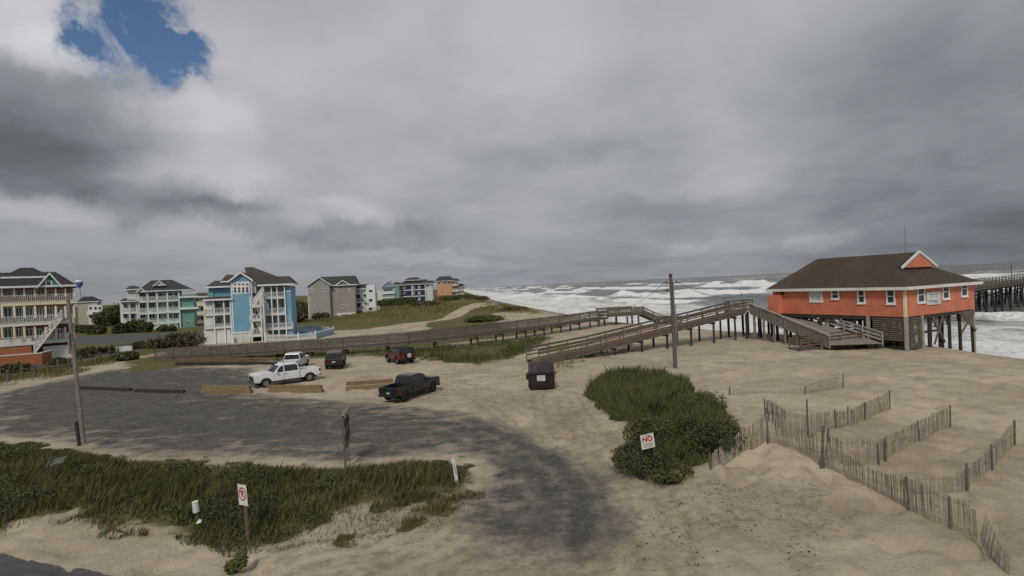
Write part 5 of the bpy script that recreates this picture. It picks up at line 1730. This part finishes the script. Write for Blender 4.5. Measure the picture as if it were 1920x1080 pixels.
# ------------------------------------------------------------------ parking timbers
T_TAN = wood('tan_timber', (.235, .165, .090), .25)
T_DARK = wood('dark_timber', (.050, .040, .034), .25)
TG = 'timbers laid along the parking rows'
def timber(label, a, b, mat, w=.26, h=.26, lift=0.0, back=0.0):
    p, q = PG(*a), PG(*b)
    d = (q - p); L_ = d.length
    o = thing('parking_timber', label, 'timber', tuple((p + q) / 2 + Vector((0, back, lift))), math.atan2(d.y, d.x), TG)
    MB().box(-L_ / 2, L_ / 2, -w / 2, w / 2, -.05, h).build('beam', mat, o, bevel=.015)
    bl = MB()
    for x in (-L_ / 2 + .25, L_ / 2 - .25):
        bl.cyl((x, 0, h - .01), (x, 0, h + .015), .035, .03, 6)
    bl.build('bolt', BLACKP, o)
timber('upper tan timber of the short stack left of the white pickup', (381, 736), (470, 736), T_TAN, .3, .27, .31)
timber('lower tan timber of the short stack left of the white pickup', (379, 737), (472, 737), T_TAN, .34, .27)
timber('tan timber on top, in front of the white pickup', (504, 733), (603, 733.5), T_TAN, .3, .22, .26)
timber('lower brown timber in front of the white pickup', (505, 735), (605, 735), T_TAN, .36, .24)
timber('upper tan timber left of the black pickup', (650, 728), (737, 722), T_TAN, .3, .25, .27)
timber('lower brown timber left of the black pickup', (649, 731), (735, 725), T_TAN, .34, .25)
timber('long dark timber nearest the leaning pole', (149, 729.5), (246, 733), T_DARK)
timber('dark timber left of the short tan stack', (254, 735), (345, 737), T_DARK)
timber('long low dark timber at the back of the lot, behind the white pickup', (330, 684), (540, 683.5), T_DARK, .26, .3)
timber('long reddish timber under the boardwalk at the back of the lot', (330, 677), (520, 676), W_BROWN, .24, .4)

# ------------------------------------------------------------------ post and cable fence at the left
fpix = [(-8, 720), (16, 715), (41, 709.5), (66, 704), (90, 698.5), (110, 693.5), (131, 689), (152, 684.5), (170, 680.5), (188, 676.5), (206, 672.5), (223, 669)]
pf = thing('post_fence', 'low fence of wooden posts and one cable along the left of the lot', 'fence', tuple(PG(110, 694)))
fo = Vector(pf.location); tops = []
fp = None
for p in fpix:
    q = PG(*p) - fo
    if fp is None:
        fp = MB().cyl((0, 0, -.3), (0, 0, 1.25), .12, .11, 8).build('post', W_GREY, pf); fp.location = q
    else:
        share(fp, pf, q, (random.uniform(-.05, .05), random.uniform(-.05, .05), random.random()))
    tops.append(q)
for i in range(len(tops) - 1):
    MB().beam(tops[i] + Vector((0, 0, .95)), tops[i + 1] + Vector((0, 0, .95)), .06, .10).build('rail', W_GREY, pf)

# low white wall with round shrubs near the coral house
wq = PG(205, 660)
ww = thing('low_wall', 'low white garden wall behind three round shrubs, right of the coral house', 'wall', tuple(wq))
MB().box(-3.6, 3.6, 0, .25, -.3, .75).box(-3.65, 3.65, -.03, .28, .752, .83).build('wall', OFFWHITE, ww)
for k, px in enumerate((176, 193, 207)):
    q = PG(px, 662)
    shrub('round_shrub', ('leftmost round dark shrub before the low white garden wall', 'middle round dark shrub before the low white garden wall', 'rightmost round dark shrub before the low white garden wall')[k],
          (q.x, q.y, q.z), .65, .6, .95, 900, .14, L_DARK, 'round shrubs before the garden wall', seed=90 + k, lumps=5)

# ------------------------------------------------------------------ poles, lamps and wires
up = PG(1266.5, 689)
u = thing('utility_pole', 'tall wooden utility pole in the sand in front of the long ramp', 'pole', tuple(up))
MB().cyl((0, 0, -.5), (-.06, 0, 7.7), .17, .12, 12).build('shaft', W_GREY, u, smooth=False)
MB().cyl((-.03, 0, 7.0), (.16, -.12, 7.0), .03, .03, 6).cyl((-.06, 0, 7.55), (-.06, 0, 7.78), .15, .13, 10).build('pole_cap', W_DARK, u)
MB().box(-.01, .10, -.22, -.15, .0, 7.2).build('conduit', paint('grey_conduit', (.12, .125, .13), .6), u)
b = MB()
for s in (-1, 1):
    b.beam((0, 0, 6.95), (s * .45, 0, 7.05), .06, .06); b.cyl((s * .42, 0, 7.05), (s * .42, 0, 7.22), .05, .04, 8)
b.build('insulator_arm', W_DARK, u)
WIREM = paint('black_cable', (.015, .015, .016), .6)
def wire(label, a, b, sag, r=.018):
    a, b = Vector(a), Vector(b)
    o = thing('overhead_cable', label, 'cable', tuple(a))
    m = MB(); n = 14; prev = None
    for i in range(n + 1):
        t = i / n
        q = (b - a) * t - Vector((0, 0, sag * 4 * t * (1 - t)))
        if prev is not None: m.cyl(prev, q, r, r, 5, caps=False)
        prev = q
    m.build('cable', WIREM, o)
top = up + Vector((-.06, 0, 7.1))
wire('cable sagging from the tall pole down to the lookout platform', top + Vector((-.4, 0, .1)), (17, 96, 2.5), 1.1)
wire('cable sagging from the tall pole to the thin post on the landing', top + Vector((.4, 0, .1)), (28.0, 65.2, 5.2), .8)
wire('cable from the thin post on the landing to the pier house eave', (28.0, 65.2, 5.1), (31.0, 60.3, 5.3), .35)

def lamp_post(label, base, h, r=.055, head=True):
    o = thing('lamp_post', label, 'lamp post', tuple(base), 0, 'thin posts standing along the walkways')
    MB().cyl((0, 0, -.4), (0, 0, h), r, r * .85, 8).build('shaft', paint('galvanised_pole', (.20, .20, .195), .5), o)
    if head:
        MB().box(-.17, .10, -.08, .08, h - .06, h + .07).build('lamp_head', paint('lamp_housing', (.16, .16, .16), .5), o, bevel=.02)
lamp_post('thin grey post beside the foot of the long ramp', PG(1030, 667), 3.4)
lamp_post('thin post standing half way up the long ramp, right of the utility pole', Vector((17.5, 57.5, H(17.5, 57.5))), 4.55)
lamp_post('thin post on the landing where both ramps meet', Vector((28.0, 65.2, 3.28)), 2.1, .06, False)

lp = PG(158, 832)
ov = thing('leaning_pole', 'tall grey pole leaning left at the far left of the lot', 'pole', tuple(lp))
MB().cyl((0, 0, -.5), (-.50, 0, 8.05), .115, .085, 12).build('shaft', W_PALE, ov)
MB().beam((-.50, 0, 7.75), (.15, -.1, 7.72), .05, .06).beam((-.40, 0, 5.9), (.1, -.1, 5.9), .05, .06).beam((-.32, 0, 3.6), (.1, -.1, 3.6), .05, .05).build('bracket', W_GREY, ov)
MB().box(-.44, -.36, -.22, -.14, 5.0, 6.2).build('meter_box', paint('grey_box', (.2, .2, .2), .6), ov)
sp_ = PG(157, 832)
sh = thing('short_post', 'short dark wooden post at the foot of the leaning pole', 'post', tuple(sp_ + Vector((.28, -.6, 0))))
MB().beam((0, 0, -.3), (-.14, 0, 1.35), .13, .13, (0, 1, 0)).build('shaft', W_DARK, sh, bevel=.01)

# sign seen edge-on: two posts with a board between
q = PG(651, 869)
sg = thing('roadside_sign', 'wooden sign board on two grey posts, seen edge-on at the verge', 'sign', tuple(q), R(100))
for x in (-.55, .45):
    MB().box(x - .055, x + .055, -.05, .05, -.5, 2.28 if x < 0 else 2.12).build('post', W_GREY, sg, bevel=.008)
for k in range(4):
    MB().box(-.75, .65, -.09, -.055, .85 + k * .30, 1.14 + k * .30).build('sign_plank', W_DARK if k % 2 else W_GREY, sg)
MB().box(-.80, .70, -.10, .06, 2.285, 2.33).build('sign_cap', W_PALE, sg)

def text_mesh(body, size, mat, parent, name, loc, rot=(math.pi / 2, 0, 0), ext=.003, bold=.0):
    cu = bpy.data.curves.new(name, 'FONT')
    cu.body = body; cu.size = size; cu.extrude = ext; cu.align_x = 'CENTER'; cu.align_y = 'CENTER'; cu.offset = bold
    tmp = bpy.data.objects.new('lettering_curve', cu)
    me = bpy.data.meshes.new_from_object(tmp)
    bpy.data.objects.remove(tmp); bpy.data.curves.remove(cu)
    me.materials.clear(); me.materials.append(mat)
    o = bpy.data.objects.new(name, me); COL.objects.link(o)
    o.parent = parent; o.location = loc; o.rotation_euler = rot
    return o

SIGN_WHITE = paint('sign_white', (.66, .66, .63), .45, .08, 3, grime=.15)
SIGN_RED = paint('sign_red', (.42, .022, .02), .45, .1, 3)
SIGN_BLACK = paint('sign_black', (.03, .03, .03), .5, .1, 3)

# NO PARKING disc
q = PG(464, 1015)
np_ = thing('no_parking_sign', 'no parking sign with red circle and slash on a brown post', 'sign', tuple(q), R(-33))
MB().beam((.0, .03, -.4), (-.10, .03, 1.74), .07, .07, (0, 1, 0)).build('post', W_BROWN, np_)
pl_ = bpy.data.objects.new('sign_plate', None); COL.objects.link(pl_); pl_.parent = np_; pl_.location = (-.09, -.03, 1.44); pl_.rotation_euler = (0, R(-4), 0)
MB().box(-.235, .235, -.006, .006, -.32, .32).build('plate', SIGN_WHITE, pl_)
m = MB(); n = 28; r0, r1 = .165, .205
for i in range(n):
    a0, a1 = 2 * math.pi * i / n, 2 * math.pi * (i + 1) / n
    m.add([(r * math.cos(a), y, r * math.sin(a) + .03) for y in (-.008, -.012) for r, a in ((r0, a0), (r1, a0), (r1, a1), (r0, a1))], [(0, 1, 2, 3), (7, 6, 5, 4), (0, 4, 5, 1), (1, 5, 6, 2), (2, 6, 7, 3), (3, 7, 4, 0)])
m.beam((-.12, -.0135, .15), (.12, -.0135, -.09), .004, .036, (1, 0, 1))
m.build('red_ring', SIGN_RED, pl_)
text_mesh('P', .27, SIGN_BLACK, pl_, 'letter', (0, -.009, .03), ext=.001, bold=.006)

# NO ... board in the bushes
q = PG(1213, 892)
ns = thing('warning_sign', 'white warning board with a red NO in front of the dark shrubs', 'sign', (q.x, q.y - .35, q.z), R(14))
for x in (-.24, .24):
    MB().box(x - .025, x + .025, .012, .06, -.4, 1.58).build('post', W_DARK, ns)
nb_ = bpy.data.objects.new('board', None); COL.objects.link(nb_); nb_.parent = ns; nb_.location = (0, 0, 1.40); nb_.scale = (.92, .92, .92); nb_.rotation_euler = (0, R(-6), 0)
MB().box(-.29, .29, -.008, .01, -.285, .285).build('plate', SIGN_WHITE, nb_)
text_mesh('NO', .285, SIGN_RED, nb_, 'lettering', (0, -.0105, .085), ext=.002, bold=.012)
m = MB()
for z, w_ in ((.235, .14), (-.075, .20), (-.15, .22), (-.215, .18)):
    x = -w_
    while x < w_:
        l = random.uniform(.02, .05); m.box(x, min(x + l, w_), -.0125, -.0085, z - .014, z + .014); x += l + .012
m.build('small_print', SIGN_BLACK, nb_)

# white stake at the tip of the verge
q = PG(858, 903)
wsx = thing('marker_stake', 'leaning flat white marker stake with dark print at the tip of the verge', 'marker', tuple(q), R(-8))
MB().beam((0, 0, -.3), (-.13, 0, .92), .13, .018, (0, 1, 0)).build('stake', SIGN_WHITE, wsx)
m = MB()
for k in range(7):
    t = .30 + k * .075
    m.beam((-.13 * t - .0, -.011, .92 * t - .02), (-.13 * t - .005, -.011, .92 * t + .02), .05 if k % 2 else .035, .005, (0, 1, 0))
m.build('print', SIGN_BLACK, wsx)

# bucket in the verge, and the paper scrap and board lying in the plants
q = PG(369, 972)
bk = thing('bucket', 'upturned white plastic bucket among the verge plants left of the no parking sign', 'bucket', tuple(q), R(20)); bk.scale = (.82, .82, .9)
MB().cyl((0, 0, .25), (-.03, 0, .62), .13, .115, 16).build('body', SIGN_WHITE, bk)
MB().cyl((-.03, 0, .62), (-.033, 0, .65), .125, .125, 16).build('rim', OFFWHITE, bk)
q = PG(374, 995)
pb = thing('paper_scrap', 'crumpled white scrap lying on the verge below the bucket', 'litter', tuple(q + Vector((0, 0, .25))))
m = MB(); m.add([(-.08, -.06, 0), (.09, -.05, .03), (.07, .06, .08), (-.06, .07, .05), (0, 0, .13)], [(0, 1, 4), (1, 2, 4), (2, 3, 4), (3, 0, 4), (3, 2, 1, 0)])
m.build('paper', SIGN_WHITE, pb)
q = PG(105, 882)
gb = thing('fallen_board', 'grey-green board lying tilted in the verge plants at the left', 'board', tuple(q + Vector((0, 0, .34))), R(25)); gb.scale = (.85, .85, .85)
MB().add([(-.42, -.3, -.10), (.42, -.3, .06), (.46, .3, .26), (-.38, .3, .12), (-.42, -.3, -.13), (.42, -.3, .03), (.46, .3, .23), (-.38, .3, .09)],
         [(0, 1, 2, 3), (7, 6, 5, 4), (0, 4, 5, 1), (1, 5, 6, 2), (2, 6, 7, 3), (3, 7, 4, 0)]).build('panel', paint('faded_green_panel', (.10, .115, .09), .6), gb)

# ------------------------------------------------------------------ dumpster
q = PG(1017, 731)
d = thing('dumpster', 'dark front-load dumpster with ribbed lids and a white notice', 'dumpster', (q.x, q.y + .6, q.z), R(-4))
DM = paint('rusty_dark_steel', (.028, .022, .020), .6, .35, 2.5, metal=.2)
LID = paint('black_plastic_lid', (.040, .036, .040), .5, .25, 2)
LIDP = paint('purplish_plastic_lid', (.065, .040, .048), .5, .25, 2)
PLD = paint('faded_label', (.30, .30, .31), .6)
m = MB()
m.prism([(-.86, .10), (-.95, .35), (-.95, 1.18), (.95, 1.18), (.95, .35), (.86, .10)], -.62, .62)
m.build('bin', DM, d, bevel=.015)
m = MB()
for x in (-.9, -.3, .3, .9):
    m.box(x - .03, x + .03, -.66, -.622, .15, 1.16)
m.box(-.97, .97, -.67, -.622, 1.10, 1.18).box(-.97, .97, -.66, -.622, .30, .36)
m.build('rib', DM, d)
for s in (-1, 1):
    MB().box(s * .955, s * 1.10, -.5, .5, .78, 1.10).build('fork_pocket', DM, d, bevel=.01)
    MB().box(s * .955, s * 1.09, -.54, -.50, .76, 1.12).build('pocket_rim', PLD if s > 0 else DM, d)
# raised back with sloping lids
MB().prism([(-.95, 1.182), (.95, 1.182), (.95, 1.55), (-.95, 1.55)], .50, .62).build('back_wall', DM, d)
for k, (x0, x1, mt) in enumerate(((-.93, -.24, LIDP), (-.22, .93, LID))):
    lid = MB()
    lid.add([(x0, -.62, 1.20), (x1, -.62, 1.20), (x1, .60, 1.78), (x0, .60, 1.78), (x0, -.62, 1.25), (x1, -.62, 1.25), (x1, .60, 1.83), (x0, .60, 1.83)],
            [(3, 2, 1, 0), (4, 5, 6, 7), (0, 1, 5, 4), (1, 2, 6, 5), (2, 3, 7, 6), (3, 0, 4, 7)])
    lo = lid.build('lid', mt, d)
    r_ = MB(); n = int((x1 - x0) / .11)
    for i in range(n):
        x = x0 + (i + .5) * (x1 - x0) / n
        r_.beam((x, -.58, 1.275), (x, .56, 1.815), .045, .04)
    r_.build('lid_rib', mt, lo)
MB().box(-.30, .28, -.685, -.672, .66, 1.05).build('notice', SIGN_WHITE, d)
m = MB()
for z, a, b_ in ((1.0, -.2, .2), (.93, -.24, .1), (.86, -.1, .22), (.79, -.24, .22), (.72, -.2, .05)):
    m.box(a, b_, -.69, -.6855, z - .015, z + .015)
m.build('notice_print', PLD, d)
for x in (-.75, .75):
    for y in (-.45, .45):
        MB().cyl((x - .04, y, .06), (x + .04, y, .06), .10, .10, 10).build('wheel', BLACKP, d)

# ------------------------------------------------------------------ sand fences
SLAT = [wood('sand_fence_slat', (.37, .315, .24), .25), wood('sand_fence_slat_grey', (.42, .375, .305), .2), wood('sand_fence_slat_red', (.33, .26, .195), .25)]
POSTM = wood('fence_post_wood', (.15, .122, .095), .3)
slat_me = []
for k in range(4):
    w0 = .0215
    o = MB().add([(-w0, -.004, 0), (w0, -.004, 0), (w0 * .8, -.004, 1), (-w0, -.004, 1 - .015 * k), (-w0, .004, 0), (w0, .004, 0), (w0 * .8, .004, 1), (-w0, .004, 1 - .015 * k)],
                 [(0, 1, 2, 3), (7, 6, 5, 4), (0, 4, 5, 1), (1, 5, 6, 2), (2, 6, 7, 3), (3, 7, 4, 0)]).build('slat', SLAT[k % 3])
    slat_me.append(o.data); bpy.data.objects.remove(o)

def sand_fence(label, stations, posts, pitch=.054, hbase=1.12, lean=(0, 0), seed=0, fallen=None):
    """stations: (px, py at the foot, py at the top); posts: (px, py at the foot, py at the top)"""
    r = random.Random(seed)
    base = PG(stations[0][0], stations[0][1])
    t = thing('sand_fence', label, 'fence', tuple(base), 0, 'slatted sand fences on the dune')
    S = []
    for px, pf_, pt in stations:
        g_ = PG(px, pf_)
        hh = (pf_ - pt) / F * g_.y
        S.append((g_, max(.15, hh)))
    wires = [[], [], []]; count = 0
    for i in range(len(S) - 1):
        (a, ha), (b, hb) = S[i], S[i + 1]
        L_ = (b - a).length; n = max(2, int(L_ / pitch))
        yaw = math.atan2(b.y - a.y, b.x - a.x)
        ll = fallen[i] if fallen else 0
        for k in range(n):
            f = (k + r.uniform(-.18, .18)) / n
            if r.random() < .015: continue
            f = min(max(f, 0), 1)
            p = a.lerp(b, f); hgt = (ha + (hb - ha) * f) * r.uniform(.97, 1.03)
            z = H(p.x, p.y) if not fallen else p.z
            lay = ll * math.sin(math.pi * min(1, f + .0)) if ll else 0
            o = bpy.data.objects.new('slat', slat_me[r.randrange(4)])
            COL.objects.link(o); o.parent = t
            o.location = Vector((p.x, p.y, z - .06)) - base
            o.rotation_euler = (r.gauss(0, .03) + (ll or 0) + lean[0], r.gauss(0, .022) + lean[1], yaw + r.gauss(0, .10))
            o.scale = (r.uniform(.85, 1.15), 1, hgt + .06)
            if k % 4 == 0 or k == n - 1:
                for w_, fz in enumerate((.15, .5, .85)):
                    tilt = (ll or 0) + lean[0]
                    off = Vector((math.sin(yaw), -math.cos(yaw), 0)) * math.sin(tilt) * hgt * fz
                    wires[w_].append(Vector((p.x, p.y, z + hgt * fz * math.cos(tilt))) + off - base)
            count += 1
    for w_ in wires:
        m = MB()
        for i in range(len(w_) - 1):
            m.cyl(w_[i], w_[i + 1], 0.0035, .0035, 3, caps=False)
        m.build('wire', WIREM, t)
    for px, pf_, pt in posts:
        g_ = PG(px, pf_); hh = (pf_ - pt) / F * g_.y
        MB().cyl((0, 0, -.3), (r.uniform(-.05, .05), r.uniform(-.03, .03), hh), .036, .032, 7).build('post', POSTM, t).location = g_ - base + Vector((0, -.05, 0))
    return t

sand_fence('front sand fence, straight short run from the dark shrubs to its tall corner post', [(1336, 880, 850), (1385, 850, 812), (1437, 826, 777)],
           [(1332, 880, 850), (1438, 828, 764)], seed=1)
sand_fence('front sand fence, sagging middle run between the corner post and the crossed leaning posts', [(1438, 828, 772), (1468, 834, 782), (1500, 848, 798), (1540, 873, 812)],
           [(1543, 874, 806)], seed=2, lean=(.05, 0))
sand_fence('front sand fence, long run down the slope below the crossed leaning posts', [(1541, 873, 825), (1590, 895, 850), (1640, 922, 880), (1704, 955, 894)], [(1703, 956, 892)], seed=3)
sand_fence('front sand fence, nearest run with wide dark slats ending at the right', [(1706, 955, 896), (1740, 972, 908), (1780, 988, 928), (1812, 998, 940), (1836, 1008, 958)], [(1780, 988, 930)], pitch=.060, seed=4)
sand_fence('front sand fence, last collapsed run leaning over at the bottom right', [(1837, 1006, 960), (1848, 1034, 985), (1866, 1060, 1020), (1893, 1084, 1050)], [], pitch=.07, seed=5, lean=(-.30, -.45))
sand_fence('second sand fence row, from the corner post towards the sea', [(1437, 790, 752), (1475, 812, 770), (1514, 817, 778), (1567, 806, 772), (1621, 787, 755), (1667, 767, 734)],
           [(1434, 782, 747), (1514, 818, 748), (1567, 806, 767), (1589, 799, 762), (1621, 787, 754), (1667, 767, 731)], seed=6)
sand_fence('third sand fence row, from the crossed leaning posts towards the sea', [(1553, 860, 812), (1580, 872, 822), (1615, 874, 824), (1650, 864, 822), (1690, 845, 805), (1723, 829, 789), (1780, 798, 762)],
           [(1646, 865, 831), (1659, 862, 822), (1723, 829, 788), (1780, 798, 759)], seed=7)
sand_fence('fourth sand fence row, curving up at the right edge', [(1716, 930, 896), (1757, 926, 893), (1795, 923, 892), (1813, 917, 878), (1860, 877, 838), (1902, 833, 790)],
           [(1812, 919, 868), (1859, 878, 832), (1901, 834, 787)], seed=8)
sand_fence('low half-buried sand fence nearest the pier house', [(1367, 740, 732), (1440, 738, 733), (1508, 739, 728)], [(1367, 741, 724), (1508, 740, 724)], seed=9, pitch=.09)
sand_fence('short sand fence panel beside the half-buried one', [(1509, 739, 722), (1545, 733, 711), (1580, 728, 703)], [(1580, 728, 701)], seed=10, pitch=.08)
# the two crossed posts and the loose stick
q = PG(1538, 874)
cp = thing('leaning_post', 'dark post leaning right where two sand fences meet', 'post', tuple(q))
MB().cyl((0, 0, -.3), (.22, .05, 1.45), .05, .045, 8).build('shaft', POSTM, cp)
q = PG(1548, 862)
cp = thing('leaning_post', 'second slimmer post leaning against the sand fence junction', 'post', tuple(q))
MB().cyl((0, 0, -.3), (.16, .0, 1.15), .035, .03, 8).build('shaft', POSTM, cp)
a, b = PG(1504, 852), PG(1572, 872)
cp = thing('loose_stick', 'loose thin stick lying across the sagging sand fence', 'stick', tuple(a + Vector((0, -.3, .35))))
MB().cyl((0, 0, 0), (b - a) + Vector((0, .1, -.1)), .018, .016, 6).build('stick', POSTM, cp)

# gull over the surf, left of the pole
q = AT(1251, 546, 80)
bd = thing('seabird', 'small dark bird gliding just left of the utility pole top', 'bird', tuple(q), R(20))
m = MB(); n = 10
for i, (x, r_) in enumerate(((-.34, .01), (-.2, .06), (0, .10), (.2, .075), (.34, .055), (.46, .012))):
    m.v += [(x, r_ * math.cos(2 * math.pi * k / n), r_ * math.sin(2 * math.pi * k / n)) for k in range(n)]
for j in range(5):
    m.f += [(j * n + k, j * n + (k + 1) % n, (j + 1) * n + (k + 1) % n, (j + 1) * n + k) for k in range(n)]
BIRD = paint('dark_feathers', (.05, .048, .045), .8)
m.build('body', BIRD, bd, smooth=True)
for s in (1, -1):
    w = MB().add([(.18, 0, .05), (.20, s * .40, .22), (.02, s * .95, .06), (-.10, s * .40, .18), (-.12, 0, .04), (.18, 0, .02), (.20, s * .40, .19), (.02, s * .95, .05), (-.10, s * .40, .16), (-.12, 0, .01)],
                 [(0, 1, 3, 4), (1, 2, 3), (9, 8, 6, 5), (8, 7, 6), (0, 5, 6, 1), (1, 6, 7, 2), (2, 7, 8, 3), (3, 8, 9, 4), (4, 9, 5, 0)])
    w.build('wing', BIRD, bd)
